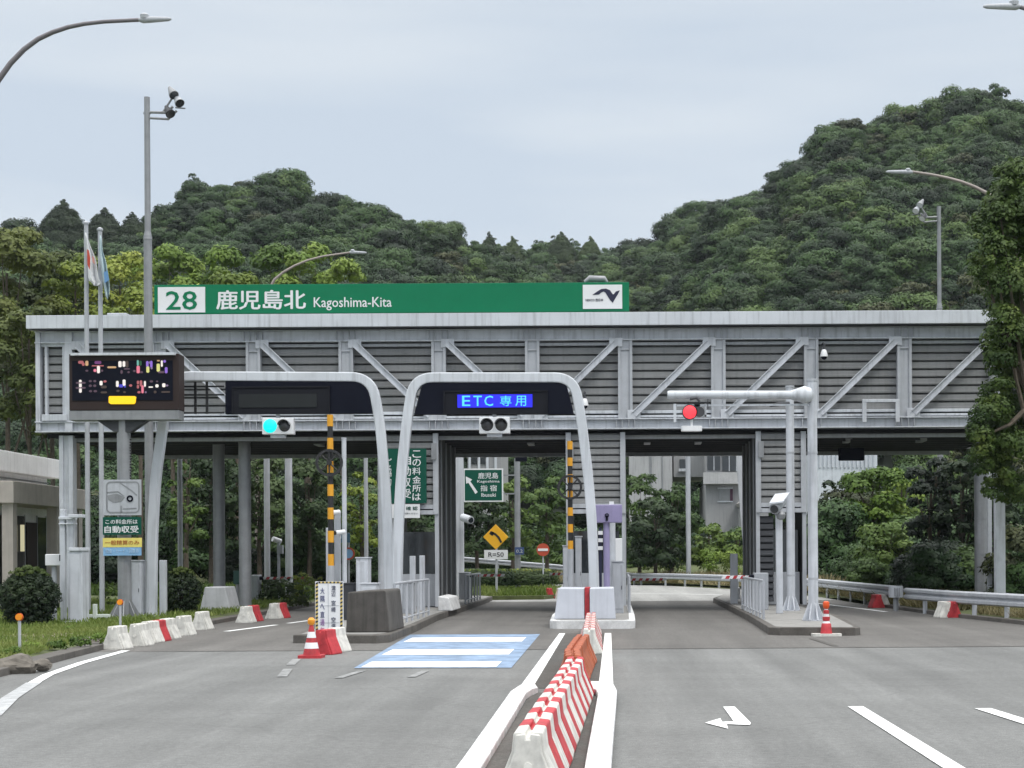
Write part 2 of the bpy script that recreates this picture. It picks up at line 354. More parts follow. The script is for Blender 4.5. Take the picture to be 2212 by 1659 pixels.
def marking(name, polys, m=LINE, z=.009):
    b = MB()
    for p in polys: b.sheet(p, z)
    return struct(b.build(name, m))
def strip(pts, w):
    n = len(pts); L = []; Rr = []
    for i, (x, y) in enumerate(pts):
        a = Vector(pts[max(i-1, 0)]); c = Vector(pts[min(i+1, n-1)]); d = (c-a).normalized()
        L.append((x-d.y*w/2, y+d.x*w/2)); Rr.append((x+d.y*w/2, y-d.x*w/2))
    return L+Rr[::-1]
marking('road_edge_line', [strip([(-5.2, 11), (-6.0, 14), (-6.7, 16.8)], .15)], LINE)
marking('road_edge_line', [strip([(-7.95, 21.4), (-8.3, 22.9), (-8.7, 25.5), (-9.05, 28.9)], .16)])
marking('road_edge_line', [strip([(-6.7, 16.8), (-7.35, 19), (-7.95, 21.4)], .2)], mat('faded road paint', (.40, .41, .42), .8, var=.3, scale=7, fine=.2))
marking('median_line', [[(-1.30, 34.6), (-1.17, 34.6), (-1.10, 20.2), (-1.27, 20.2)]])
marking('median_line', [[(-.30, 34.6), (-.16, 34.6), (-.07, 20.2), (-.26, 20.2)]])
marking('lane_line', [strip([(2.60, 5), (2.60, 17.3)], .17)])
marking('lane_line', [strip([(5.0, 11), (4.35, 14.6), (4.05, 15.3), (3.93, 17.0)], .18)])
A = lambda *q: [G(u, v).xy[:] for u, v in q]
marking('turn_arrow', [A((1562, 1528), (1587, 1528), (1622, 1563), (1620, 1568), (1570, 1566), (1573, 1576), (1523, 1563), (1556, 1553), (1560, 1561), (1585, 1560))])
# blue lane panel with three white bars
PAD = [(-4.02, 23.9), (-1.62, 23.75), (-1.71, 34.3), (-4.55, 34.4)]
marking('speed_panel_paint', [PAD], BLUE, .008)
bars = MB()
for y0, y1 in ((24.0, 25.3), (27.1, 28.7), (31.3, 33.0)):
    k = (y0-24)/10.4
    bars.sheet([(-3.93-.5*k, y0), (-1.86-.08*k, y0-.1), (-1.87-.08*k, y1-.1), (-3.97-.5*k, y1)], .0125)
struct(bars.build('white_speed_bars', LINE))
marking('lane_dash', [strip([(-4.75, 22.2), (-5.0, 23.8)], .14), strip([(-5.15, 24.7), (-5.35, 26.2)], .14), strip([(-3.9, 21.9), (-3.8, 23.3)], .12), strip([(-2.9, 22), (-2.85, 23.2)], .12)], OLDLINE)
marking('lane_dash', [strip([(-9.1, 36.5), (-8.7, 40.0)], .16), strip([(-8.6, 41), (-8.0, 46.5)], .14)], LINE)
struct(MB().sheet(clip(Ledge, 60.5, 91)+clip(Redge, 60.5, 111)[::-1], .004).build('exit_road', roadmat('pale exit paving', .30, (1, 1, .97))))  # exit road surface, paler base tone than the road before the gate
marking('exit_lane_line', [strip([(8.0, 47), (7.5, 52), (6.9, 58), (6.0, 66)], .16), strip([(6.6, 66), (3.0, 72), (-4, 76)], .2)], LINE)
marking('joint_seal', [strip([(-8, 28.6), (0, 28.5), (11, 28.7)], .05)], MEDA, .011)
marking('tar_patch', [strip([(4.0, 29.0), (3.9, 31.8)], .12)], MEDA, .012)

# median: dark strip and, nearer, a low kerbed island with a rounded end
struct(MB().sheet([(-1.12, 20), (-.24, 20), (-.28, 34.6), (-1.17, 34.6)], .006).build('median_surface', MEDA))
out = [(-1.22, 4), (-1.23, 12.4), (-1.28, 18.6), (-1.22, 19.6), (-1.08, 20.0)]; inn = [(-1.0, 4), (-1.04, 12.4), (-1.08, 18.4), (-1.04, 18.95), (-.98, 19.1)]
struct(MB().prism(out+inn[::-1], 0, .09).build('median_kerb', WKERB, bevel=.012))
out = [(-.05, 4), (-.06, 12.4), (-.02, 18.6), (-.06, 19.5), (-.2, 20.0), (-.36, 20.05)]; inn = [(-.25, 4), (-.26, 12.4), (-.24, 18.3), (-.28, 18.8), (-.36, 18.95), (-.36, 19.2)]
struct(MB().prism(out+inn[::-1], 0, .09).build('median_kerb', WKERB, bevel=.012))
struct(MB().sheet([(-1.03, 4), (-.25, 4), (-.25, 18.5), (-.5, 19.05), (-.98, 19.05), (-1.05, 18.5)], .03).build('median_surface', MEDA))

# verges
def verge(name, edge, offs, z0, z1, m):
    b = MB(); n = len(edge)
    rows = [[(x+o, y, z0+(z1-z0)*k) for (x, y) in edge] for k, o in ((0, offs[0]), (.6, offs[1]), (1, offs[2]))]
    vs = sum(rows, []); fs = [(r*n+i, r*n+i+1, (r+1)*n+i+1, (r+1)*n+i) for r in range(2) for i in range(n-1)]
    b.add(vs, fs); return struct(b.build(name, m, smooth=True))
LV = [p for p in Ledge if 9 < p[1] < 75]
verge('left_verge', LV, (-.35, -1.2, -22), .09, .16, GRASSG)
RV = [p for p in Redge if p[1] < 70]
verge('right_verge', RV, (.3, 1.0, 22), .08, .22, GRASSG)
def kerbline(name, edge, o, w, h, m=KERB):
    e = [(x+o, y) for x, y in edge]; return struct(MB().prism(strip(e, w), -.02, h).build(name, m, bevel=.012))
kerbline('left_kerb', [p for p in Ledge if 12 < p[1] < 66], -.18, .34, .11)
kerbline('right_kerb', [p for p in Redge if 20 < p[1] < 66], .16, .28, .10)
# toll islands
def island(name, poly, h, m=KERB, top=None, lb=None):
    o = struct(MB().prism(poly, -.02, h).build(name, m, bevel=.02))
    if top:
        c = np.mean(np.array(poly), 0); inner = [(c[0]+(x-c[0])*.86, c[1]+(y-c[1])*.985) for x, y in poly]
        struct(MB().sheet(inner, h+.004).build(name.replace('island', 'island_top'), top))
    return o
ITOP = mat('island concrete', (.25, .245, .235), .9, var=.25, fine=.15)
island('left_toll_island', [(-6.45, 31.2), (-4.75, 30.9), (-4.55, 31.3), (-4.62, 36), (-4.85, 42), (-4.9, 58), (-5.0, 62.5), (-5.7, 64.5), (-6.6, 62), (-7.5, 58), (-7.4, 42)], .17, KERB, ITOP)
island('centre_toll_island', [(-1.62, 37.2), (-1.45, 36.85), (.25, 36.7), (.4, 37.1), (.42, 41), (.38, 58), (-.3, 63), (-1.1, 63), (-1.75, 58), (-1.72, 41)], .2, WKERB, ITOP)
island('right_toll_island', [(3.2, 33.5), (3.4, 33.2), (4.95, 32.9), (5.1, 33.2), (5.6, 40), (5.75, 58), (5.0, 63), (4.2, 63), (3.5, 58), (3.42, 46), (3.38, 41)], .17, KERB, ITOP)
# gore beyond the gate and the bank that carries the far guardrail
struct(MB().prism([(-2.4, 66), (-3.0, 63.5), (-9, 62.5), (-10.6, 66), (-13, 72), (-16, 78), (-9, 82), (-4.2, 78), (-2.6, 71)], -.02, .16).build('gore_island', GRASSG))
b = MB(); cols = [(30, 30), (12, 55), (10.5, 66), (8.6, 80), (4.6, 95), (-5, 106), (-20, 112), (-44, 117)]
n = len(cols); vs = [(x, y, .05) for x, y in cols]+[(x+2, y+3, .5) for x, y in cols]+[(x*1.35+10, y+40, 3.0) for x, y in cols]
b.add(vs, [(r*n+i, r*n+i+1, (r+1)*n+i+1, (r+1)*n+i) for r in range(2) for i in range(n-1)])
struct(b.build('embankment', GRASSG, smooth=True))
b = MB(); cols = [(-60, 62), (-24, 62), (-17, 66), (-12.5, 72), (-14, 80), (-26, 90), (-60, 100)]
b.add([(x, y, .06) for x, y in cols]+[(x*1.2-6, y+10, .9) for x, y in cols]+[(x*1.5-10, y+50, 4) for x, y in cols], [(r*7+i, r*7+i+1, (r+1)*7+i+1, (r+1)*7+i) for r in range(2) for i in range(6)])

# ================================================================== TOLL GATE
GY = 48.0
gate = thing('toll_gate', 'long white steel truss toll gate roof with grey louvred cladding spanning the lanes', 'toll gate', (-3.3, 50, 0))
zc = lambda v: CAMH+(1206-v)/F*GY
XL, XR = P(72, 800, GY).x, 12.72
# roof fascia and roof slab
fa = MB(); fa.box((XL-.05, GY-.45, zc(707)), (XR+.05, GY-.3, zc(679))); fa.build('fascia', FASCIA, gate, bevel=.01)
MB().box((XL, GY-.3, zc(704)), (XR, GY+8.4, zc(684))).build('roof', DGREY, gate)
fl = MB(); fl.box((XL+.0, GY-.36, zc(709.5)), (XR, GY-.25, zc(707.2))); fl.build('fascia_drip', DGREY, gate)
vu = [345, 548, 748, 948, 1150, 1350.5, 1551.5, 1752, 1953, 2154]
vx = [P(u, 800, GY).x for u in vu]; xl0 = P(151, 800, GY).x
# top chord (I-beam with bright web) and lower ledge
tcb = MB(); tcb.box((XL+.08, GY-.02, zc(733)), (XR-.08, GY+.25, zc(711.5))); tcb.box((XL+.08, GY-.12, zc(735.5)), (XR-.08, GY+.2, zc(733.2))); tcb.box((XL+.08, GY-.12, zc(711.3)), (XR-.08, GY+.2, zc(709.8)))
tcb.build('top_chord', WHITE, gate, bevel=.008)
led = MB(); led.box((xl0, GY+.06, zc(745)), (XR-.3, GY+.3, zc(739))); led.build('upper_ledge', STEEL, gate)
bc = MB(); bc.box((XL+.08, GY, zc(925)), (XR-.08, GY+.25, zc(907))); bc.box((XL+.08, GY-.13, zc(927.5)), (XR-.08, GY+.2, zc(925.2))); bc.box((XL+.08, GY-.13, zc(906.8)), (XR-.08, GY+.2, zc(904)))
bc.build('bottom_chord', WHITE, gate, bevel=.008)
pp = MB(); pp.box((xl0, GY-.04, zc(902)), (XR-.3, GY+.12, zc(897))); pp.box((xl0, GY+.02, zc(893)), (XR-.3, GY+.16, zc(886.5))); pp.build('lower_rail', FASCIA, gate, bevel=.01)
# louvre cladding in bays
def louvres(mb, x0, x1, z0, z1, y, pitch=.242):
    z = z0; k = max(1, round((z1-z0)/pitch)); p = (z1-z0)/k
    for i in range(k):
        a = z0+i*p
        mb.xprism([(y-.01, a), (y-.012, a+p*.22), (y, a+p*.28), (y+.012, a+p*.76), (y+.11, a+p*.78), (y+.14, a+p*.995), (y+.17, a+p*.995), (y+.17, a)], x0, x1)
edges = [xl0]+vx
for a, c in zip(edges[:-1], edges[1:]):
    lb = MB(); louvres(lb, a+.20, c-.20, zc(886), zc(745.5), GY+.14); lb.build('louvre_panel', LOUV, gate)
lb = MB(); louvres(lb, P(92, 800, GY).x, P(134, 800, GY).x, zc(884), zc(742), GY+.1); lb.build('louvre_panel', LOUV, gate)
MB().box((XL+.1, GY+.33, zc(903)), (XR-.1, GY+.38, zc(712))).build('backing_wall', DGREY, gate)
# verticals: H sections with their flanges to the sides and stiffeners
def vert(x, w=.44):
    b = MB(); y0 = GY-.10
    b.box((x-w/2, y0, zc(907)), (x-w/2+.085, y0+.26, zc(735))); b.box((x+w/2-.085, y0, zc(907)), (x+w/2, y0+.26, zc(735)))
    b.box((x-w/2+.085, y0+.05, zc(907)), (x+w/2-.085, y0+.09, zc(735)))
    b.box((x-w/2+.085, y0+.01, zc(757)), (x+w/2-.085, y0+.05, zc(754)))
    for dx in (-.28, -.10, .10, .28):     # stiffeners on the two chords
        b.box((x+dx-.012, GY-.11, zc(733)), (x+dx+.012, GY-.02, zc(711.4))); b.box((x+dx-.012, GY-.12, zc(925)), (x+dx+.012, GY, zc(907)))
    return b.build('truss_vertical', STEEL, gate, bevel=.006)
for x in vx: vert(x)
vb = MB(); vb.box((xl0-.13, GY-.11, zc(925)), (xl0+.10, GY+.15, zc(712))); vb.box((XL+.1, GY-.1, zc(924)), (XL+.24, GY+.2, zc(712))); vb.box((XL+.24, GY-.02, zc(742)), (xl0-.13, GY+.1, zc(733)))
vb.box((XL+.36, GY-.04, zc(890)), (XL+.44, GY+.1, zc(742))); vb.box((xl0-.22, GY-.04, zc(890)), (xl0-.14, GY+.1, zc(742))); vb.box((XL+.3, GY-.16, zc(903)), (xl0-.05, GY+.1, zc(889)))
vb.build('end_frame', WHITE, gate, bevel=.008)
def diag(xa, za, xb, zb_):
    b = MB(); d = Vector((xb-xa, 0, zb_-za)); L = d.length; d.normalize(); nrm = Vector((-d.z, 0, d.x)); w = .10
    o = Vector((xa, GY-.14, za)); q = o+d*L
    for off, wd, y0, y1 in ((0, .20, .0, .03), (-.085, .03, -.05, 0), (.085, .03, -.05, 0)):
        c0 = o+nrm*(off-wd/2); c1 = o+nrm*(off+wd/2); c2 = q+nrm*(off+wd/2); c3 = q+nrm*(off-wd/2)
        b.vprism([(p.x, p.z) for p in (c0, c1, c2, c3)], GY-.10+y0-.03, GY-.10+y1-.03)
    for px, pz, s in ((xa, za, 1), (xb, zb_, -1)):     # gusset plates
        b.vprism([(px-.20, pz-.12), (px+.20, pz-.12), (px+.2, pz+.14), (px-.2, pz+.14)], GY-.125, GY-.105)
    return b.build('truss_diagonal', WHITE, gate, bevel=.004)
zt, zb_ = zc(741), zc(896)
L5 = [xl0]+vx
for i in range(len(L5)-1):
    a, c = L5[i], L5[i+1]
    if i < 5: diag(a+.28, zt, c-.26, zb_)
    else: diag(a+.26, zb_, c-.28, zt)
# soffit, edge beams and rear truss
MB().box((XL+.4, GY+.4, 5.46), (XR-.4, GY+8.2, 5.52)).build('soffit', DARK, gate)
rc = MB(); rc.box((XL+.3, GY+.30, zc(938)), (XR-.3, GY+.33, zc(928.5))); rc.build('shade_strip', DARK, gate)  # dark strip that paints in the shade below the bottom chord
sb = MB(); sb.box((XL+.9, GY+.5, 5.33), (XR-.9, GY+.62, 5.45)); sb.box((XL+.9, GY+8.0, 5.28), (XR-.9, GY+8.15, 5.455)); sb.build('edge_beam', STEEL, gate)
pu = MB()
for k in range(7): pu.box((XL+.9, GY+1.2+k, 5.36), (XR-.9, GY+1.28+k, 5.455))
pu.build('purlins', DGREY, gate)
rt = MB(); rt.box((XL+.1, GY+8.2, 5.5), (XR-.1, GY+8.3, 8.75)); rt.box((XL+.1, GY+.4, 5.6), (XL+.15, GY+8.2, 8.75)); rt.build('rear_cladding', LOUV, gate)
# front columns
def gatecol(u0, u1, vtop, Y, zb, m=WHITE, name='column'):
    b = MB(); x0, x1 = P(u0, 1100, Y).x, P(u1, 1100, Y).x; z1 = 5.5
    b.box((x0, Y, zb), (x0+(x1-x0)*.3, Y+.35, z1)); b.box((x0+(x1-x0)*.7, Y, zb), (x1, Y+.35, z1)); b.box((x0+(x1-x0)*.3, Y+.06, zb), (x0+(x1-x0)*.7, Y+.1, z1)); b.box((x0-.06, Y-.06, zb), (x1+.06, Y+.41, zb+.05))
    return b.build(name, m, gate, bevel=.006)
gatecol(128, 158, 940, 48.1, .1)
for x, Y in ((P(473, 1100, 51).x, 51), (P(529, 1100, 49.5).x, 49.5), (P(2118, 1100, 49).x, 49)):
    c = MB(); c.cyl((x, Y, .1), (x, Y, 5.5), .19, n=20); c.cyl((x, Y, .1), (x, Y, .22), .3, n=20)
    for z in (1.7, 2.8, 4.0): c.cyl((x, Y, z), (x, Y, z+.05), .2, n=20)
    c.build('column', GALV, gate, smooth=True)
# ------------------------------------------------------------------ three booth towers between the lanes (each a thing)
def tower(label, x0, x1, lx0, lx1, has_l=True, zb=.2):
    t = thing('toll_booth', label, 'toll booth', ((x0+x1)/2, GY+.5, zb))
    z0, z1 = zc(1109), 5.5
    f = MB(); f.box((x0, GY+.05, z0), (x0+.16, GY+.25, z1)); f.box((x1-.16, GY+.05, z0), (x1, GY+.25, z1)); f.box((x0+.16, GY+.02, z0), (x1-.16, GY+.2, z0+.13)); f.box((x0+.16, GY+.06, z0+.17), (x1-.16, GY+.2, z0+.3))
    f.box((x0, GY+.1, zb), (x0+.12, GY+.25, z0)); f.box((x1-.12, GY+.1, zb), (x1, GY+.25, z0))
    f.build('frame', STEEL, t, bevel=.006)
    lb = MB(); louvres(lb, x0+.16, x1-.16, z0+.3, z1-.02, GY+.12, .225); lb.build('louvre_panel', LOUV, t)
    w = MB(); w.box((x0+.02, GY+.3, zb), (x0+.1, GY+5.2, 5.45)); w.box((x1-.1, GY+.3, zb), (x1-.02, GY+5.2, 5.45)); w.box((x0+.1, GY+.3, z0), (x1-.1, GY+.36, 5.45)); w.build('side_wall', DGREY, t)
    p = MB()
    for k in range(4):
        for x in (x0+.0, x1-.06): p.box((x-.02, GY+.9+k*1.35, zb), (x+.08, GY+1.02+k*1.35, 5.45))
    p.build('side_posts', GALV, t)
    c = MB(); c.box((x0+.16, GY+.6, zb), (x1-.16, GY+3.6, zb+1.0)); c.build('cabin_base', STEEL, t)
    g = MB(); g.box((x0+.2, GY+.66, zb+1.0), (x1-.2, GY+3.5, zb+2.3)); g.build('cabin_window', GLASS, t)
    s = MB(); s.box((x0+.08, GY-.02, zc(990)), (x0+.24, GY+.05, zc(955))); s.build('junction_box', GALV, t) if x0 > -3 else MB().box((x1-.2, GY-.02, zc(990)), (x1-.05, GY+.05, zc(955))).build('junction_box', GALV, t)
    return t
tw1 = tower('toll booth with green notice under the louvres, between the two white arches', P(822, 1000, GY).x, P(946, 1000, GY).x, 0, 0)
tw2 = tower('middle toll booth with louvred upper front behind the lavender sign', P(1222, 1000, GY).x, P(1351, 1000, GY).x, 0, 0)
tw3 = tower('right toll booth behind the two pale poles and red signal arm', P(1633, 1000, GY).x, P(1742, 1000, GY).x, 0, 0)
b = MB(); louvres(b, P(1640, 1180, GY).x, P(1672, 1180, GY).x, .3, zc(1116), GY+.15, .2); b.build('side_louvre', DGREY, tw3)

# station name board on the roof
sg = thing('roof_name_board', 'long green name board with white number 28 and Kagoshima-Kita standing on the roof', 'sign', P(845, 676, GY))
SY = GY-.2
MB().pbox(333, 612.5, 1359, 676, SY, .18).build('board', GREEN, sg, bevel=.01)
MB().pbox(341, 620, 443, 675, SY-.02, .018).build('number_panel', SWHITE, sg)
plet('28', 359, 629, 425, 669, SY-.025, GREEN, sg, name='number')
plet('鹿児島北', 468, 627, 660, 668, SY-.003, SWHITE, sg, bold=.03)
plet('Kagoshima-Kita', 678, 642, 846, 670, SY-.003, SWHITE, sg, bold=.012)
MB().pbox(1259, 615, 1344, 667, SY-.02, .018).build('logo_panel', SWHITE, sg)
lz = lambda x, y: (P(1259+(x-1397)*.2728, 640, SY).x, P(1300, 615.5+(y-325)*.2728, SY).z)   # outline measured on the board
lg = MB(); lg.vprism([lz(*q) for q in ((1472,405),(1510,378),(1545,358),(1580,355),(1612,368),(1632,398),(1640,402),(1660,378),(1690,370),(1676,398),(1650,440),(1634,468),(1614,448),(1590,410),(1575,385),(1560,378),(1540,388),(1525,402))], SY-.03, SY-.021); lg.build('logo', NAVY, sg)
plet('NEXCO 西日本', 1265, 645, 1303, 651, SY-.022, NAVY, sg, bold=.01)
b = MB()
for u in range(360, 1350, 70): b.pbox(u, 674, u+4, 684, SY+.05, .08)
b.build('support_legs', GALV, sg)
cw = thing('roof_lamp', 'small grey lamp housing on top of the green roof board', 'lamp', P(1290, 612, GY))
c = MB(); q = P(1288, 606, GY); c.tube([q+Vector((-.35,0,-.05)), q+Vector((-.2,0,.06)), q+Vector((.25,0,.04)), q+Vector((.33,0,-.06))], [.06,.1,.1,.05], 10); c.build('housing', GALV, cw, smooth=True); MB().cyl(q+Vector((0,0,-.12)), q, .03).build('bracket', GALV, cw)
hv = thing('roof_vent', 'low white vent hood on the left end of the gate roof', 'vent', P(250, 680, GY)); MB().pbox(231, 676, 273, 683, GY+.2, 1).build('hood', FASCIA, hv, bevel=.02)

# dome cameras on the truss
def domecam(u, v, label, s=1.0):
    q = P(u, v, GY-.35); t = thing('dome_camera', label, 'camera', q, 'dome cameras on the toll gate')
    MB().lathe(q, [(.05, .10), (.075, .07), (.11, -.05), (.115, -.12)]).build('housing', SWHITE, t, smooth=True)
    MB().lathe(q, [(.09, -.115), (.08, -.17), (.03, -.21)]).build('dome', BLACK, t, smooth=True)
    b = MB(); b.tube([q+Vector((0,0,.10)), q+Vector((0,0,.26)), q+Vector((0,.1,.3)), q+Vector((0,.35,.3))], .035); b.build('bracket', DGREY, t)
domecam(1263, 868, 'white dome camera beside the right shoulder of the blue-screen arch')
domecam(1780, 762, 'white dome camera high on the truss right of the pale poles')
# maintenance frame on the truss front
t = thing('truss_frame', 'white square frame bolted to the lower chord right of the pale poles', 'frame', P(1903, 905, GY-.3))
b = MB(); b.pbox(1863, 862, 1944, 869, GY-.35, .08); b.pbox(1863, 869, 1872, 912, GY-.35, .08); b.pbox(1935, 869, 1944, 912, GY-.35, .08); b.build('frame', WHITE, t, bevel=.01)
t = thing('hanging_display', 'black rounded display hanging under the roof over the right lane', 'display', P(1840, 966, 50))
c = P(1840, 981, 50); MB().cbox((c.x-.41, 50, c.z-.2), (c.x+.41, 50.2, c.z+.2), .04).build('case', BLACK, t, bevel=.05)
MB().box((c.x-.03, 50.06, c.z+.2), (c.x+.03, 50.12, 5.4)).build('hanger', DGREY, t)
for k, (u, Y, w) in enumerate(((1185, 50.5, 'second'), (1120, 50.5, 'first'))): pass
def soflamp(u, v, label):
    Y = (5.44-CAMH)/((CV-v)/F); q = P(u, v, Y)
    t = thing('soffit_lamp', label, 'lamp', q, 'lamps under the gate roof'); MB().box((q.x-.10, Y-.45, 5.33), (q.x+.10, Y+.45, 5.45)).build('fitting', STEEL, t)
for u, v, l in ((690, 952, 'slim lamp under the gate roof over the green-light lane'), (1147, 953, 'slim lamp under the gate roof over the blue-screen lane'), (1398, 952, 'slim lamp under the gate roof, left one above the red signal lane'), (1508, 952, 'slim lamp under the gate roof, right one above the red signal lane'), (1770+60, 951, 'slim lamp under the roof left of the hanging display line'), (1930+60, 951, 'slim lamp under the roof at the far right lane')): soflamp(u, v, l)

# booth notices
t = thing('booth_notice', 'tall dark green notice with white vertical characters on the left booth front', 'sign', P(872, 1087, GY))
MB().pbox(823, 969, 921, 1087, GY-.06, .06).build('board', DGREEN, t)
for i, c in enumerate('この料金所は'): plet(c, 900-9, 973+i*18.5, 900+9, 973+i*18.5+15.5, GY-.061, SWHITE, t)
for i, c in enumerate('自動収受'): plet(c, 878-9.5, 984+i*24, 878+9.5, 984+i*24+20, GY-.061, SWHITE, t)
plet('ご\n協\n力', 835, 990, 846, 1050, GY-.061, SWHITE, t)
t = thing('booth_notice', 'small white notice below the green notice on the left booth', 'sign', P(875, 1118, GY))
MB().pbox(845, 1089, 907, 1119, GY-.07, .03).build('board', SWHITE, t); plet('確 認', 877, 1094, 902, 1102, GY-.071, DGREEN, t); plet('ご利用ください', 868, 1107, 903, 1111, GY-.071, GALV, t)

# ================================================================== LANE ARCHES WITH DISPLAYS
def arcpath(pts, rads):
    """polyline with rounded corners"""
    res = []
    for i, p in enumerate(pts):
        if i in (0, len(pts)-1): res.append(p); continue
        a, b, c = Vector(pts[i-1]), Vector(p), Vector(pts[i+1]); r = min(rads, .46*(a-b).length, .46*(c-b).length)
        d1 = (a-b).normalized(); d2 = (c-b).normalized()
        for k in range(9):
            t_ = k/8; s0 = b+d1*r; s2 = b+d2*r
            res.append(tuple((1-t_)**2*s0+2*t_*(1-t_)*b+t_*t_*s2))
    return res
def arch(label, AY, legs, top, bow, panel, disp, sig, lit, text):
    t = thing('lane_arch', label, 'lane gantry', P((legs[0][0]+legs[1][0])/2, 1340, AY)*1.0)
    px = lambda u, v: (P(u, v, AY).x, P(u, v, AY).z)
    path = [(px(*legs[0])[0], .17)]+[px(*q) for q in bow[0]]+[px(*top[0]), px(*top[1])]+[px(*q) for q in bow[1]]+[(px(*legs[1])[0], .19)]
    MB().sweep(arcpath(path, .55), .255, AY, AY+.22).build('arch_tube', FASCIA, t, bevel=.03)
    for u, v in legs: f = MB(); x = px(u, v)[0]; f.box((x-.25, AY-.12, .15), (x+.25, AY+.34, .2)); f.xprism([(AY-.12, .2), (AY, .2), (AY, .5)], x-.02, x+.02); f.build('foot', STEEL, t)
    b = MB(); b.vprism([px(*q) for q in panel], AY+.02, AY+.2); b.build('panel', BLACK, t, bevel=.01)
    u0, v0, u1, v1 = disp['frame']
    fr = MB(); fr.pbox(u0, v0, u1, v0+3, AY-.04, .06); fr.pbox(u0, v1-3, u1, v1, AY-.04, .06); fr.pbox(u0, v0+3, u0+3, v1-3, AY-.04, .06); fr.pbox(u1-3, v0+3, u1, v1-3, AY-.04, .06); fr.pbox(u0+3, v0+3, u1-3, v1-3, AY-.01, .03)
    dfr = fr.build('display', mat('display surround', (.012, .013, .018), .7, spec=.15), t)
    u0, v0, u1, v1 = disp['screen']
    if text:
        MB().pbox(u0, v0, u1, v1, AY-.03, .02).build('screen', mat('lit blue screen', (.02, .02, 1.0), emit=.95), dfr)
        w = u1-u0
        for c, a, e in (('E', .065, .17), ('T', .215, .325), ('C', .36, .475), ('専', .57, .72), ('用', .775, .915)): plet(c, u0+w*a, v0+3, u0+w*e, v1-3, AY-.031, mat('lit cyan dots', (.10, .72, .92), emit=1.0), dfr, bold=.012)
    else: MB().pbox(u0, v0, u1, v1, AY-.03, .02).build('screen', mat('unlit screen', (.020, .023, .025), .6, spec=.2), dfr)
    u0, v0, u1, v1 = sig
    s = MB().pbox(u0, v0, u1, v1, AY-.06, .25).build('signal_box', SWHITE, t, bevel=.015)
    MB().pbox((u0+u1)/2-16, v1, (u0+u1)/2+16, v1+8, AY, .15).build('signal_bracket', STEEL, t)
    MB().pbox((u0+u1)/2-4, v0-8, (u0+u1)/2+4, v0, AY+.05, .08).build('signal_hanger', STEEL, t)
    for k in (0, 1):
        q = P(u0+(u1-u0)*(.27+.46*k), (v0+v1)/2, AY); L = lit and k == 0; r = .185 if L else .155
        lens = MB(); lens.lathe((0, 0, 0), [(r, 0), (r*.85, .03), (r*.5, .05), (.01, .06)], 24)
        lens.v = [(q.x+x, AY-.06-z, q.z+y) for x, y, z in lens.v]
        lens.build('lamp', LEDGRN if L else LENS, t, smooth=True)
        if not L:
            h = MB(); vs = []; n = 16
            for j in range(n+1):
                a = math.pi*(.05+.9*j/n)
                for rr, yy in ((r*1.08, -.06), (r*1.08, -.24), (r*1.02, -.24), (r*1.02, -.06)): vs.append((q.x+rr*math.cos(a), AY+yy, q.z+rr*math.sin(a)))
            fs = [(4*j+i, 4*j+(i+1) % 4, 4*j+4+(i+1) % 4, 4*j+4+i) for j in range(n) for i in range(4)]
            h.add(vs, fs); h.build('visor', GALV, t)
    return t
arch('white arch over the left lane with an unlit screen and a lit green signal', 42, [(325, 1337), (840, 1300)], [(366, 812), (801, 814)], [[(327, 1150), (334, 1030), (351, 907)], [(819, 907), (830, 1030), (837, 1150)]],
     [(486, 820), (786, 823), (793, 830), (805, 893), (486, 894)], dict(frame=(500, 834, 712, 894), screen=(516, 851, 684, 880)), (566, 903, 634, 938), True, '')
arch('white arch over the middle lane with a lit blue screen and two dark signal lamps', 40, [(855, 1300), (1285, 1290)], [(893, 815), (1240, 815)], [[(859, 1150), (865, 1030), (878, 907)], [(1256, 907), (1271, 1030), (1280, 1150)]],
     [(922, 826), (1215, 826), (1224, 832), (1240, 894), (894, 895), (911, 832)], dict(frame=(957, 843, 1183, 894), screen=(988, 852, 1150, 880)), (1035, 901, 1101, 936), False, 'x')
# open dark frame left of the first arch's panel
t = thing('cable_frame', 'black open grid frame between the message board and the unlit screen', 'frame', P(430, 890, 42.3))
b = MB()
for v in (833, 851, 890): b.pbox(388, v, 484, v+3.5, 42.25, .05)
for u in (392, 419, 444): b.pbox(u, 822, u+5, 894, 42.3, .05)
b.build('grid', BLK, t)

# message board with pole and the notices on the pole
LY = 41.0
t = thing('message_board', 'brown framed message board with amber bar on a thick grey pole', 'message board', P(262, 1345, LY))
MB().pbox(149, 764, 386, 886, LY, .55).build('case', BROWN, t, bevel=.02)
MB().pbox(152, 761.5, 377, 767, LY-.12, .6).build('hood', FASCIA, t)
MB().pbox(149, 886, 386, 907, LY+.02, .5).build('lower_box', GALV, t, bevel=.01)
sc0 = MB().pbox(156, 779, 373, 865, LY-.02, .03).build('screen', BLACK, t)
MB().vprism([(P(u, v, LY).x, P(u, v, LY).z) for u, v in ((236, 858), (238, 856), (292, 856), (295, 858), (293, 870), (290, 873), (240, 873), (236, 870))], LY-.05, LY+.02).build('amber_bar', YLAMP, t)
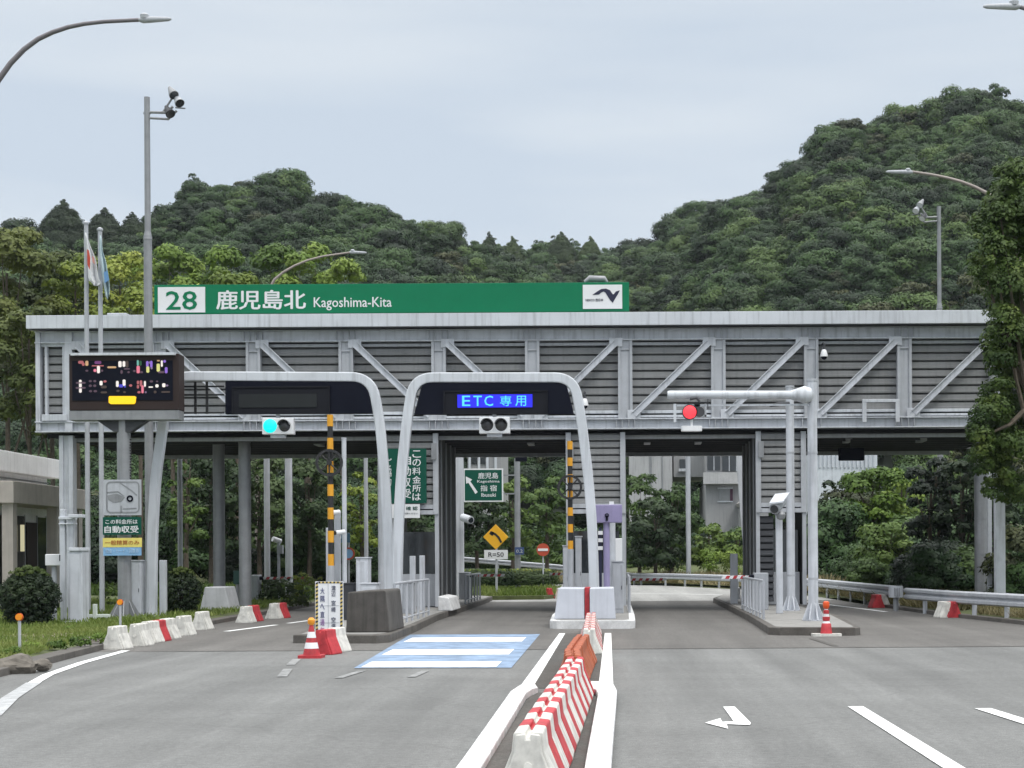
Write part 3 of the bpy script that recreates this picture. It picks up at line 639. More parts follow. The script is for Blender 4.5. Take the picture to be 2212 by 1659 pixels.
# what shows of the flickering characters: short lit strokes (measured in the photo's pixels)
S = {'p': '#c9a7c4', 'r': '#b06468', 'w': '#f4ece6', 'v': '#8e6bd0', 'y': '#d8d684', 't': '#6fb0a6', 'g': '#2c6a44', 'k': '#e07a90', 'n': '#6d5566', 'm': '#8a4d8f', 'o': '#c9a37a', 'b': '#4a49c8', 'd': '#5a4b45', 's': '#9a86a8'}
bars = [('r',230,195,330,250),('r',300,230,350,290),('o',365,195,420,290),('n',365,365,420,400),('m',540,200,665,255),('r',480,280,720,300),('w',585,290,640,430),('k',520,350,575,405),('n',660,360,700,405),('o',780,300,950,335),('w',990,200,1050,315),('w',1070,200,1120,310),('d',1130,195,1180,320),('n',1030,370,1070,440),('n',1090,335,1210,360),('n',1160,390,1205,430),('t',1340,180,1375,290),('g',1385,195,1430,285),('k',1335,290,1395,430),('n',1265,370,1320,405),('n',1400,390,1455,430),('v',1515,200,1560,310),('y',1520,300,1575,420),('v',1590,195,1635,320),('s',1560,205,1595,250),('s',1600,310,1640,355),('o',1715,180,1780,205),('y',1715,250,1775,400),('w',1795,185,1830,310),('v',1840,180,1890,230),('v',1870,315,1920,430),('n',1740,390,1860,430),
('w',245,555,295,800),('n',185,595,370,630),('n',180,690,370,725),('n',430,560,485,600),('n',515,560,570,600),('n',430,645,485,690),('n',515,645,570,690),('n',435,750,490,790),('n',520,750,585,790),('w',635,575,690,660),('r',705,565,765,605),('d',660,665,765,715),('d',655,775,775,810),('w',945,575,995,690),('w',1070,550,1125,670),('b',1000,640,1080,700),('b',1100,660,1130,705),('d',950,745,1010,785),('d',1080,770,1130,805),('r',1195,640,1250,685),('r',1340,570,1380,640),('r',1395,565,1440,680),('w',1475,575,1510,690),('k',1425,660,1470,810),('r',1350,770,1410,810),('s',1490,770,1525,810),('r',1340,650,1380,720),('n',1585,565,1645,605),('w',1555,680,1650,705),('w',1690,640,1750,700),('n',1700,570,1745,600),('w',1820,620,1880,695),('s',1885,645,1935,680),('d',1660,760,1710,810),('d',1800,770,1970,800)]
for key in sorted(set(c for c, *_ in bars)):
    b = MB()
    for c, x0, y0, x1, y1 in bars:
        if c != key: continue
        u = lambda x: (260+x*.208)*.5486; v = lambda y: (1380+y*.208)*.5486
        um = (u(x0)+u(x1))/2; hw = (u(x1)-u(x0))/2; r_ = min(1.2, hw*.6)
        b.pbox(u(x0), v(y0)+r_, u(x1), v(y1)-r_, LY-.032, .01); b.pbox(u(x0)+r_, v(y0), u(x1)-r_, v(y0)+r_, LY-.032, .01); b.pbox(u(x0)+r_, v(y1)-r_, u(x1)-r_, v(y1), LY-.032, .01)
    b.build('lit_characters', mat('led '+key, S[key], emit=.9 if key in 'wyovkbtpr' else .55), sc0)
q = P(262, 1345, LY); pl = MB(); pl.cyl((q.x, LY+.3, .1), (q.x, LY+.3, P(262, 907, LY).z), .175, n=20)
pl.build('pole', GALV, t, smooth=True)
rb = MB(); zt_ = P(262, 907, LY).z
rb.vprism([(q.x-.65, zt_), (q.x+.65, zt_), (q.x+.22, zt_-.3), (q.x-.22, zt_-.3)], LY+.15, LY+.42); rb.build('bracket', DGREY, t)
rb = MB()
for k in range(8):
    a = k*math.pi/4+.2; d = Vector((math.cos(a), math.sin(a), 0)); nn = Vector((-d.y, d.x, 0))*.012; c = Vector((q.x, LY+.3, 0))
    pts = [c+d*.17, c+d*.44, c+d*.17]; z = [.16, .16, .62]
    rb.add([tuple(p+nn)[:2]+(zz,) for p, zz in zip(pts, z)]+[tuple(p-nn)[:2]+(zz,) for p, zz in zip(pts, z)], [(0,1,2), (5,4,3), (0,3,4,1), (1,4,5,2), (2,5,3,0)])
rb.cyl((q.x, LY+.3, .1), (q.x, LY+.3, .16), .48, n=24); rb.build('base_ribs', GALV, t)
# cable ladder on the pole
b = MB()
for v in range(948, 1036, 6): b.pbox(277, v, 283, v+3, LY+.25, .05)
b.build('cable_clips', BLK, t)
t = thing('pole_notice', 'grey pictogram plate on the message board pole above the green notice', 'sign', P(264, 1114, LY))
PY = LY+.04
MB().pbox(223, 1036, 305, 1113, PY, .03).build('plate', STEEL, t)
def rrect(b, u0, v0, u1, v1, r, w, y):
    a = P(u0, v1, PY); c = P(u1, v0, PY); pts = []
    for cx, cz, a0 in ((c.x-r, c.z-r, 0), (a.x+r, c.z-r, 90), (a.x+r, a.z+r, 180), (c.x-r, a.z+r, 270)):
        for k in range(6): an = rad(a0+k*18); pts.append((cx+r*math.cos(an), cz+r*math.sin(an)))
    pts.append(pts[0]); b.sweep(pts, w, y, y+.006); return b
b = MB(); rrect(b, 231, 1041, 300, 1107, .1, .035, PY-.008)
px = lambda u, v: (P(u, v, PY).x, P(u, v, PY).z)
b.sweep([px(260, 1043), px(285, 1060), px(296, 1070)], .03, PY-.008, PY-.002); b.sweep([px(231, 1064), px(255, 1062), px(268, 1072)], .03, PY-.008, PY-.002)
b.sweep([px(262, 1107), px(262, 1092)], .045, PY-.008, PY-.002); b.sweep([px(266, 1099), px(295, 1098)], .03, PY-.008, PY-.002)
b.vprism([px(*q) for q in ((232, 1070), (252, 1066), (270, 1074), (262, 1084), (245, 1086), (234, 1080))], PY-.007, PY-.002)
b.build('lines', GALV, t)
c = P(281, 1077, PY); MB().ring((c.x, 0, c.z), .085, .04, PY-.02, PY-.008).build('coil', BLACK, t)
t = thing('pole_notice', 'dark green notice with white characters on the message board pole', 'sign', P(264, 1155, LY))
MB().pbox(222, 1117, 305, 1155, PY, .03).build('plate', DGREEN, t); plet('この料金所は', 228, 1122, 297, 1132, PY-.001, SWHITE, t); plet('自動収受', 226, 1136, 299, 1151, PY-.001, SWHITE, t, bold=.03)
t = thing('pole_notice', 'yellow and blue notice, lowest on the message board pole', 'sign', P(264, 1200, LY))
MB().pbox(222, 1162, 306, 1182, PY, .03).build('yellow_plate', mat('pale yellow', (.72, .62, .16), .5), t); MB().pbox(223, 1182.5, 305, 1200, PY, .03).build('blue_plate', mat('pale blue', (.22, .42, .66), .5), t)
plet('一般精算のみ', 227, 1167, 301, 1177, PY-.001, mat('brown lettering', (.42, .15, .03)), t); plet('現金・カード・回数券', 228, 1186, 300, 1195, PY-.001, mat('pale lettering', (.40, .57, .74)), t)

# ================================================================== POLES, FLAGS, LAMPS
def flagpole(u, vtop, label):
    t = thing('flagpole', label, 'flagpole', P(u, 1335, 45.4)*1.0); q = P(u, vtop, 45.4)
    MB().cyl((q.x, 45.4, 0), (q.x, 45.4, q.z), .075, .06).build('pole', STEEL, t, smooth=True)
    MB().lathe((q.x, 45.4, q.z), [(.085, 0), (.085, .05), (.03, .09)]).build('finial', STEEL, t, smooth=True); return q
qa = flagpole(186, 484, 'left flagpole with the white and red flag'); qb = flagpole(216, 498, 'right flagpole with the pale blue flag')
def flag(name, label, outline, m, Yf, marks=()):
    t = thing(name, label, 'flag', P(*outline[0], Yf))
    n = 14; rows = []
    L = outline[0::2]; Rr = outline[1::2]; b = MB(); vs = []
    for i in range(n+1):
        s_ = i/n
        def ip(pts):
            k = s_*(len(pts)-1); j = min(int(k), len(pts)-2); f = k-j; return (pts[j][0]*(1-f)+pts[j+1][0]*f, pts[j][1]*(1-f)+pts[j+1][1]*f)
        a, c = ip(L), ip(Rr)
        for j in range(7):
            f = j/6; vs.append(P(a[0]*(1-f)+c[0]*f, a[1]*(1-f)+c[1]*f, Yf+.12*math.sin(f*9+s_*3)*min(1, s_*3)))
    b.add(vs, [(i*7+j, i*7+j+1, (i+1)*7+j+1, (i+1)*7+j) for i in range(n) for j in range(6)]); o = b.build('cloth', m, t, smooth=True)
    so_ = o.modifiers.new('s', 'SOLIDIFY'); so_.thickness = .006
    for mk, mm in marks:
        b = MB(); b.vprism([(P(u, v, Yf-.16).x, P(u, v, Yf-.16).z) for u, v in mk], Yf-.165, Yf-.155); b.build('emblem', mm, t)
flag('flag', 'limp white flag with a red disc hanging on the left flagpole', [(184, 502), (186, 503), (186, 530), (195, 532), (189, 565), (207, 560), (190, 605), (212, 600), (197, 610), (219, 612), (203, 617), (210, 618)], SWHITE, 45.2, [([(188, 538), (192, 541), (195, 558), (194, 583), (189, 572)], mat('flag red', (.5, .06, .03))), ([(199, 553), (203, 556), (205, 572), (200, 566)], mat('flag pale red', (.55, .25, .22)))])
flag('flag', 'limp pale blue and white flag hanging on the right flagpole', [(216, 508), (218, 509), (214, 540), (222, 545), (217, 570), (229, 565), (222, 610), (234, 600), (228, 640), (237, 615), (232, 648), (236, 640)], mat('flag pale blue', (.50, .62, .66)), 45.2, [([(224, 588), (232, 584), (236, 605), (226, 612)], mat('flag blue', (.12, .27, .5)))])
# floodlight poles
def floodpole(u, vtop, Y, side, label, ub=None):
    q = P(u, vtop, Y); t = thing('floodlight_pole', label, 'floodlight pole', (q.x, Y, 0))
    zj = P(u, vtop+300, Y).z if Y < 50 else q.z-4
    b = MB(); b.cyl((q.x, Y, 0), (q.x, Y, zj), .125, .115, 16); b.cyl((q.x, Y, zj), (q.x, Y, q.z), .085, .08, 16); b.cyl((q.x, Y, zj-.1), (q.x, Y, zj+.12), .125, .09, 16); b.build('pole', GALV, t, smooth=True)
    b = MB(); z = q.z-.42
    b.tube([(q.x, Y, z), (q.x+side*.55, Y, z-.02), (q.x+side*.75, Y-.1, z+.12)], .04, 8); b.tube([(q.x, Y, z-.16), (q.x+side*.6, Y, z-.2), (q.x+side*.85, Y-.05, z+.02)], .035, 8); b.tube([(q.x+side*.45, Y, z), (q.x+side*.75, Y, z+.45)], .03, 8); b.tube([(q.x+side*.8, Y, z+.12), (q.x+side*1.1, Y-.1, z+.07)], .02, 6); b.cyl((q.x-.1, Y, z-.03), (q.x+.1, Y, z-.03), .03); b.build('bracket_arm', GALV, t, smooth=True)
    for dx, dz, m in ((.72, .55, GALV), (.88, .32, STEEL), (.62, .02, DGREY)):
        c = Vector((q.x+side*dx, Y-.05, z+dz)); b = MB(); d = Vector((side*.5, -.5, -.75)).normalized()
        b.tube([c-d*.2, c-d*.08, c+d*.1, c+d*.16], [.05, .08, .13, .14], 14); h = b.build('floodlight', m, t, smooth=True)
        MB().cyl(c+d*.155, c+d*.165, .125).build('glass', SWHITE if side < 0 else GLASS, h)
floodpole(317.5, 210, 44.3, 1, 'tall grey floodlight pole behind the message board')
floodpole(2028, 446, 63, -1, 'grey floodlight pole above the right end of the gate roof')
def streetlamp(label, pts, rr, base, head, Y, m):
    t = thing('street_lamp', label, 'street lamp', base)
    P3 = [P(u, v, Y) for u, v in pts]; P3 = [Vector(base)]+P3
    # smooth the arc
    S_ = [P3[0]]
    for i in range(1, len(P3)-1):
        a, b_, c = P3[i-1], P3[i], P3[i+1]; S_ += [a*.25+b_*.75, b_*.75+c*.25]
    S_.append(P3[-1]); n = len(S_)
    b = MB(); b.tube(S_, [rr*(1.35-.6*min(1, i/(n-1)*1.1)) for i in range(n)], 10); b.build('pole', m, t, smooth=True)
    c = P(*head[0], Y); d = P(*head[1], Y); ax = d-c
    b = MB(); b.tube([c, c+ax*.12, c+ax*.35, c+ax*.9, d], [rr*.7, rr*1.35, rr*1.25, rr*.85, rr*.4], 12); b.build('lamp_head', STEEL, t, smooth=True)
    e = c+ax*.18; b = MB(); b.lathe(e+Vector((0, 0, .02)), [(.10, .0), (.11, .09), (.06, .13)]); b.build('sensor', STEEL, t, smooth=True)
PURG = mat('weathered dark steel', (.16, .15, .165), .6, var=.15)
streetlamp('curved grey street lamp reaching over the left lane at the top left', [(-62, 420), (-40, 240), (8, 152), (66, 92), (130, 62), (200, 48), (300, 43)], .062, (P(-66, 1000, 38).x, 38, .12), ((300, 43), (370, 41)), 38, PURG)
streetlamp('street lamp head entering at the top right corner of the sky', [(2330, 300), (2300, 90), (2250, 30), (2200, 14)], .062, (P(2340, 1000, 36).x, 36, .2), ((2205, 14), (2124, 14)), 36, PURG)
streetlamp('far curved street lamp rising behind the green roof board', [(560, 700), (583, 612), (622, 580), (680, 556), (760, 545)], .065, (P(552, 1100, 80).x, 80, .6), ((755, 545), (792, 546)), 80, mat('brownish steel', (.30, .26, .24), .6))
streetlamp('curved street lamp on the right in front of the wooded hill', [(2215, 600), (2180, 450), (2145, 424), (2090, 396), (2030, 380), (1970, 371)], .07, (P(2220, 1000, 62).x, 62, .3), ((1972, 372), (1914, 371)), 62, mat('brownish steel', (.30, .26, .24), .6))
# ================================================================== BARRIERS
BP = [(-.225, 0), (-.225, .03), (-.115, .30), (-.10, .43), (-.02, .44), (-.015, .40), (.015, .40), (.02, .44), (.10, .43), (.115, .30), (.225, .03), (.225, 0)]
def barrier_proto(name, m, L=.44, label='', cat='barrier', loc=(0, 0, 0), group=None):
    t = thing(name, label, cat, (0, 0, 0), group)
    L = {'red plastic': .42, 'white plastic': .48}.get(m.name, .44); b = MB(); b.vprism(BP, -L/2+.01, L/2-.01); b.vprism([(x*.86, z*.97) for x, z in BP], -L/2-.02, -L/2+.01); b.vprism([(x*.86, z*.97) for x, z in BP], L/2-.01, L/2+.02)
    b.build('body', m, t, bevel=.012)
    g = MB(); g.box((-.11, -L/2-.03, .0), (.11, -L/2-.02, .035)); g.cyl((0, -L/2-.03, .2), (0, -L/2-.02, .2), .03); g.build('filler_cap', m, t)
    t.location = loc; return t
rowlab = 'white plastic barrier block in the median row, {} white one from the near end'
median = [('w', 11.0+.46*i) if i % 2 == 0 else ('r', 11.0+.46*i) for i in range(-3, 19)]
x_at = lambda y: float(np.interp(y, [9, 11, 19, 21, 24, 27, 33, 36.6], [-.64, -.62, -.515, -.60, -.57, -.50, -.58, -.62]))
ctr = {'w': 0, 'r': 0}; protos = {}
def place(c, y, x, label, group, rz=0, z=0.0):
    m = {'w': WPLAS, 'r': RED, 'o': OBROWN}[c]
    if c not in protos:
        protos[c] = barrier_proto('barrier_block', m, label=label, loc=(x, y, z), group=group); o = protos[c]; o.rotation_euler = (0, 0, rz); return o
    return dup(protos[c], (x, y, z), label, rz, group)
cn = {'w': 'white', 'r': 'red', 'o': 'orange'}
vis = 0
ON = ORD+['sixteenth', 'seventeenth', 'eighteenth']
cnt = {'w': 0, 'r': 0, 'o': 0}
for i in range(18):
    c = 'wr'[i % 2]; y = 11.0+.46*i
    place(c, y, x_at(y), f'{cn[c]} plastic barrier block in the median row, {ON[cnt[c]]} {cn[c]} block from the camera', 'red and white barrier blocks in the median row', rz=random.uniform(-.03, .03), z=.03 if y < 19 else .006); cnt[c] += 1
for i in range(12):
    y = 19.9+.46*i; o = place('o', y, x_at(y)-.02, f'weathered orange barrier block in the median row, {ON[i]} orange one from the camera', 'weathered orange barrier blocks in the median row', rz=random.uniform(-.04, .04), z=.006)
fc = {'w': 0, 'r': 0}
for i in range(18):
    c = 'wr'[i % 2]; y = 27.3+.46*i
    if y > 36.3: break
    place(c, y, x_at(y), f'{cn[c]} barrier block near the middle island, {ON[fc[c]]} {cn[c]} one beyond the orange blocks', 'red and white barrier blocks ahead of the middle island', rz=random.uniform(-.03, .03), z=.006); fc[c] += 1
for k, (u, v, c, l) in enumerate([(254, 1402, 'w', 'white barrier block nearest the grass in the left roadside row'), (301, 1395, 'w', 'white barrier block, second of the left roadside row'), (325, 1388, 'w', 'white barrier block right before the red one, left roadside row'), (341, 1385, 'r', 'single red barrier block in the white left roadside row'), (362, 1380, 'w', 'white barrier block just past the red one, left roadside row'), (397, 1372.5, 'w', 'white barrier block, last but one of the left roadside row'), (437, 1360, 'w', 'white barrier block at the far end of the left roadside row'),
       (532, 1345, 'w', 'white barrier block on the left lane edge beside the pale concrete pedestal'), (548, 1342, 'r', 'left red barrier block on the left lane edge beyond the grey columns'), (594, 1336, 'w', 'white barrier block between two red ones on the left lane edge'), (608, 1335, 'r', 'right red barrier block on the left lane edge beyond the grey columns')]):
    g = G(u, v); place(c, g.y, g.x, l, 'barrier blocks along the left road edge', rz=-.06)
for u, v, c, l in [(704, 1413, 'r', 'red barrier block propped before the white upright notice'), (724, 1408, 'w', 'white barrier block behind the red one at the foot of the upright notice'), (1186, 1293, 'r', 'red barrier block on the road behind the middle toll booth'), (1210, 1293, 'w', 'white barrier block on the road behind the middle toll booth'), (1905, 1312, 'w', 'white barrier block by the guardrail gap on the right road edge'), (1893, 1313, 'r', 'red barrier block by the guardrail gap on the right road edge'), (2040, 1334, 'w', 'white barrier block against the right guardrail beside a red one'), (2055, 1334, 'r', 'red barrier block against the right guardrail')]:
    g = G(u, v); place(c, g.y, g.x, l, 'loose barrier blocks', rz=-.25 if u < 1000 else .2)
def scaleobj(o, s): o.scale = (s, s, s)
# cones and delineators
def cone_post(label, x, y, name='rubber_post'):
    t = thing(name, label, 'delineator', (x, y, 0))
    MB().cbox((x-.3, y-.2, 0), (x+.3, y+.2, .055), .03).build('base_plate', WPLAS, t)
    b = MB(); b.lathe((x, y, 0), [(.125, .055), (.115, .12), (.10, .25), (.085, .27)]); b.lathe((x, y, 0), [(.055, .31), (.075, .325), (.08, .40), (.05, .41)]); b.lathe((x, y, 0), [(.05, .46), (.06, .47), (.06, .53), (.04, .55)]); b.build('body', RED, t, smooth=True)
    b = MB(); b.lathe((x, y, 0), [(.085, .265), (.07, .30), (.055, .33)]); b.lathe((x, y, 0), [(.06, .40), (.055, .43), (.055, .47)]); b.lathe((x, y, 0), [(.04, .54), (.035, .57)]); b.build('bands', SWHITE, t, smooth=True)
    MB().lathe((x, y, 0), [(.03, .56), (.065, .60), (.07, .66), (.065, .71), (.03, .73)]).build('lamp', mat('orange lens', (.75, .10, .02), .3), t, smooth=True)
g = G(1785, 1374); cone_post('red and white rubber post on a white base beside the right island', g.x, g.y)
g = G(673, 1421); t = thing('traffic_cone', 'red cone with white bands and amber lamp beside the upright notice', 'cone', (g.x, g.y, 0))
MB().cbox((g.x-.20, g.y-.20, 0), (g.x+.20, g.y+.20, .05), .03).build('base', RED, t)
prof = lambda z: .145-.125*(z-.05)/.55
b = MB()
for z0, z1 in ((.05, .16), (.26, .34), (.44, .56)): b.lathe((g.x, g.y, 0), [(prof(z0), z0), (prof(z1), z1)])
b.build('body', RED, t, smooth=True); b = MB()
for z0, z1 in ((.16, .26), (.34, .44)): b.lathe((g.x, g.y, 0), [(prof(z0)+.002, z0), (prof(z1)+.002, z1)])
b.build('bands', SWHITE, t, smooth=True)
MB().lathe((g.x, g.y, 0), [(.03, .55), (.06, .58), (.065, .64), (.03, .68)]).build('lamp', mat('amber lens', (.85, .33, .02), .3), t, smooth=True)
def edgepost(u, vt, vb, label):
    g = G(u, vb, .12); t = thing('delineator', label, 'delineator', (g.x, g.y, .1)); z = P(u, vt, g.y).z
    MB().cyl((g.x, g.y, .1), (g.x, g.y, z), .025).build('post', STEEL, t, smooth=True)
    MB().disc((g.x, 0, z), .055, g.y-.04, g.y-.02).build('reflector', mat('orange reflector', (.85, .30, .02), .3), t); MB().disc((g.x, 0, z), .065, g.y-.02, g.y+.01).build('rim', ORANGE, t)
edgepost(42.5, 1333, 1412, 'thin post with orange reflector on the left grass verge'); edgepost(260, 1301, 1371, 'thin post with orange reflector before the message board pole')
# white upright notice with striped border
t = thing('upright_notice', 'tall white notice with hazard striped border at the nose of the left island', 'sign', (P(711, 1400, 29.6).x, 29.6, 0)); UY = 29.6
MB().pbox(681, 1256, 741, 1407, UY, .06, zb=.03).build('board', SWHITE, t)
b1 = MB(); b2 = MB()
for i in range(36):
    v = 1257+i*4.15; (b1 if i % 2 else b2).vprism([(P(u, vv, UY).x, P(u, vv, UY).z) for u, vv in ((682, v+2), (687, v), (687, v+4), (682, v+6))], UY-.006, UY-.001); (b1 if i % 2 else b2).vprism([(P(u, vv, UY).x, P(u, vv, UY).z) for u, vv in ((735, v+2), (740, v), (740, v+4), (735, v+6))], UY-.006, UY-.001)
for i in range(12):
    u = 688+i*4; (b1 if i % 2 else b2).pbox(u, 1256.5, u+3.9, 1260, UY-.006, .005)
b1.build('border_yellow', mat('dull yellow', (.62, .48, .16), .6), t); b2.build('border_black', BLK, t)
BLT = mat('bluish grey lettering', (.12, .13, .24)); PUL = mat('violet lettering', (.30, .17, .38)); PKL = mat('pink lettering', (.62, .25, .38)); GYL = mat('grey lettering', (.13, .14, .19))
for i, (c, m) in enumerate(zip('大隅へ直通無料', [BLT, BLT, BLT, BLT, PUL, PKL, PKL])): plet(c, 692, 1270+i*17, 701, 1283+i*17, UY-.002, m, t)
for i, (c, v) in enumerate(zip('溝辺宮崎空港', (1265, 1277, 1297, 1311, 1333, 1347))): plet(c, 716, v, 725, v+11, UY-.002, GYL, t)
b = MB(); b.pbox(708.5, 1261, 709.5, 1375, UY-.005, .004); b.pbox(690, 1308, 733, 1309, UY-.005, .004); b.pbox(690, 1345, 733, 1346, UY-.005, .004); b.build('seams', STEEL, t)

# ================================================================== LEFT ISLAND FURNITURE
t = thing('concrete_block', 'dark stained concrete crash block on the nose of the left island', 'crash block', (-5.1, 32.5, .17))
a = P(747, 1340, 32); c = P(835, 1340, 32)
MB().vprism([(a.x, .17), (c.x+.06, .17), (c.x-.02, 1.0), (c.x-.06, 1.03), (a.x+.04, .99)], 32, 34.2).build('block', CONC, t, bevel=.03)
def railing(label, pts, h, zb, n):
    t = thing('railing', label, 'railing', (*pts[0], zb)); b = MB(); b.tube([(x, y, zb+h) for x, y in pts], .03, 8); b.tube([(x, y, zb+.12) for x, y in pts], .02, 8); b.build('rails', STEEL, t, smooth=True)
    L = [0]
    for p, q in zip(pts[:-1], pts[1:]): L.append(L[-1]+math.dist(p, q))
    for i in range(n):
        s_ = L[-1]*i/(n-1); x = float(np.interp(s_, L, [p[0] for p in pts])); y = float(np.interp(s_, L, [p[1] for p in pts]))
        MB().cyl((x, y, zb), (x, y, zb+h), .032, n=8).build('post', STEEL, t, smooth=True)
railing('white post railing along the left island behind the concrete block', [(-4.92, 34.6), (-4.98, 38), (-5.0, 41.5)], .95, .17, 7)
railing('grey railing at the rear of the left island', [(-5.05, 52), (-5.05, 57.5)], .95, .17, 6)
def wheelpole(u, vtop, vbot, Y, zb, wheel_v, label, x_off=0):
    q = P(u, vtop, Y); t = thing('striped_pole', label, 'striped pole', (q.x, Y, zb)); y1 = MB(); y2 = MB()
    z = q.z; k = 0; h = (q.z-P(u, vbot, Y).z)/13
    while k < 13:
        (y1 if k % 2 == 0 else y2).cyl((q.x, Y, z-h), (q.x, Y, z), .075 if k % 2 == 0 else .066, n=14); z -= h; k += 1
    y1.build('yellow_bands', YEL, t, smooth=True); y2.build('black_bands', BLK, t, smooth=True)
    MB().cyl((q.x, Y, zb), (q.x, Y, z), .085, n=14).build('lower_tube', STEEL, t, smooth=True)
    c = P(u, wheel_v, Y); b = MB(); b.ring((c.x, 0, c.z), .34, .065, Y-.14, Y-.09)
    for a in (rad(45), rad(135), rad(90)): d = Vector((math.cos(a), 0, math.sin(a)))*.3; p0 = Vector((c.x, Y-.115, c.z)); b.cyl(p0-d, p0+d, .018, n=8)
    b.cyl((c.x, Y-.16, c.z), (c.x, Y-.02, c.z), .06); b.build('wheel', BLK, t)
wheelpole(713, 896, 1222, 39, .17, 1000, 'yellow and black striped pole with a black wheel on the left island')
wheelpole(1231, 953, 1186, 43, .2, 1053, 'yellow and black striped pole with a black wheel on the middle island')
def cabinet(name, label, u0, v0, u1, v1, Y, d, zb, m=WHITE, cat='cabinet', door=True):
    a = P((u0+u1)/2, v1, Y); t = thing(name, label, cat, (a.x, Y+d/2, zb)); MB().pbox(u0, v0, u1, v1, Y, d, zb=zb).build('body', m, t, bevel=.015)
    if door:
        x0, x1, z1 = P(u0, v0, Y).x, P(u1, v0, Y).x, P(u0, v0, Y).z; w = x1-x0
        MB().box((x0+w*.1, Y-.012, zb+.12), (x1-w*.1, Y-.002, z1-.08)).build('door', m, t, bevel=.004); MB().box((x1-w*.2, Y-.03, (zb+z1)/2-.05), (x1-w*.14, Y-.012, (zb+z1)/2+.05)).build('handle', DGREY, t)
        MB().box((x0-.02, Y-.02, z1), (x1+.02, Y+d+.02, z1+.03)).build('lid', m, t)
    return t
cabinet('cabinet', 'tall white cabinet behind the concrete block on the left island', 769, 1206, 795, 1300, 38.2, .5, .17)
cabinet('cabinet', 'low pale cabinet right of the tall white one on the left island', 778, 1262, 813, 1310, 37.2, .5, .17)
cabinet('cabinet', 'dark cabinet with pale lid between the striped pole and white cabinet', 741, 1262, 765, 1310, 38.5, .5, .17, DGREY)
cabinet('slim_post', 'left of two slim white posts in front of the left booth', 885, 1201, 897, 1330, 44, .16, .17, WHITE, 'post', False)
cabinet('slim_post', 'right of two slim white posts in front of the left booth', 906, 1200, 917, 1320, 45.5, .16, .17, WHITE, 'post', False)
cabinet('cabinet', 'small pale box cabinet at the foot of the left booth', 868, 1260, 893, 1320, 43, .4, .17, STEEL)
def thinpole(u, v, Y, zb, r, label, m=STEEL, cap=None):
    q = P(u, v, Y); t = thing('thin_pole', label, 'pole', (q.x, Y, zb)); MB().cyl((q.x, Y, zb), (q.x, Y, q.z), r, n=12).build('tube', m, t, smooth=True)
    MB().cyl((q.x, Y, q.z), (q.x, Y, q.z+.03), r*1.15, n=12).build('cap', m, t); return t
thinpole(743, 948, 40.5, .17, .06, 'thin white pole right of the left striped pole', WHITE)
cabinet('lane_post', 'pale square post left of the striped pole on the left island', 704, 1140, 713, 1320, 40.6, .14, .17, STEEL, 'post', False)
cabinet('lane_post', 'pale square post behind the striped pole on the left island', 722, 1105, 735, 1320, 40.8, .14, .17, STEEL, 'post', False)
thinpole(824, 960, 47, .17, .12, 'grey pole left of the white arch legs', STEEL)
for du, v, l in ((724, 1110, 'upper'), (735, 1153, 'lower')):
    q = P(du, v, 39.2); t = thing('lane_camera', f'{l} small white camera clamped beside the left striped pole', 'camera', q); b = MB(); b.tube([q+Vector((-.1, -.12, .02)), q+Vector((.08, .1, .05))], .06, 10); b.build('housing', SWHITE, t, smooth=True); MB().cyl(q+Vector((-.12, -.14, .018)), q+Vector((-.1, -.12, .02)), .05).build('lens', GLASS, t); MB().cyl(q+Vector((0, 0, -.12)), q+Vector((0, 0, .02)), .025).build('arm', STEEL, t)
# low kerb blocks at the booth foot
t = thing('kerb_block', 'low white concrete block by the kerb of the left island', 'concrete block', (-4.95, 46, .17)); MB().vprism([(-5.15, .17), (-4.75, .17), (-4.85, .55), (-5.15, .6)], 45, 47.5).build('block', WKERB, t, bevel=.03)

# ================================================================== MIDDLE ISLAND FURNITURE
t = thing('crash_cushion', 'pale lavender white crash block in two halves on the nose of the middle island', 'crash block', (-.75, 38, .2)); CY = 37.6
zq = lambda v: P(1266, v, CY).z; xq = lambda u: P(u, 1310, CY).x
PALE = mat('pale lavender paint', (.56, .585, .65), .45, var=.08, streak=.12)
MB().vprism([(xq(1197), .2), (xq(1262), .2), (xq(1262), zq(1271)), (xq(1206), zq(1270))], CY, CY+1.6).build('left_half', PALE, t, bevel=.02)
MB().vprism([(xq(1274), .2), (xq(1330), .2), (xq(1326), zq(1270)), (xq(1274), zq(1271))], CY, CY+1.6).build('right_half', PALE, t, bevel=.02)
MB().box((xq(1263), CY+.1, .2), (xq(1273), CY+1.5, zq(1270))).build('red_strip', RED, t)
t = thing('camera_sign', 'lavender box sign on a lavender post on the middle island', 'sign', (P(1310, 1250, 41).x, 41, .2))
MB().pbox(1279, 1090, 1344, 1129, 41, .3).build('box', PURP, t, bevel=.02); q = P(1310, 1129, 41)
MB().cyl((q.x, 41.15, .2), (q.x, 41.15, q.z), .085, n=14).build('post', PURP, t, smooth=True)
c = P(1311, 1115, 41); MB().ring((c.x, 0, c.z+.02), .055, .02, 40.97, 41).build('lock_ring', BLACK, t); MB().pbox(1308.5, 1114, 1313.5, 1125, 40.97, .02).build('lock', BLACK, t); MB().pbox(1316, 1083, 1326, 1090, 41.05, .12).build('top_cap', SWHITE, t)
cabinet('cabinet', 'tall grey cabinet right of the lavender post on the middle island', 1321, 1214, 1347, 1330, 41.5, .5, .2, STEEL)
cabinet('cabinet', 'slim pale cabinet right of the striped pole on the middle island', 1243, 1160, 1256, 1330, 44, .4, .2, STEEL)
cabinet('cabinet', 'slim pale cabinet left of the striped pole on the middle island', 1216, 1180, 1228, 1330, 44, .4, .2, STEEL)
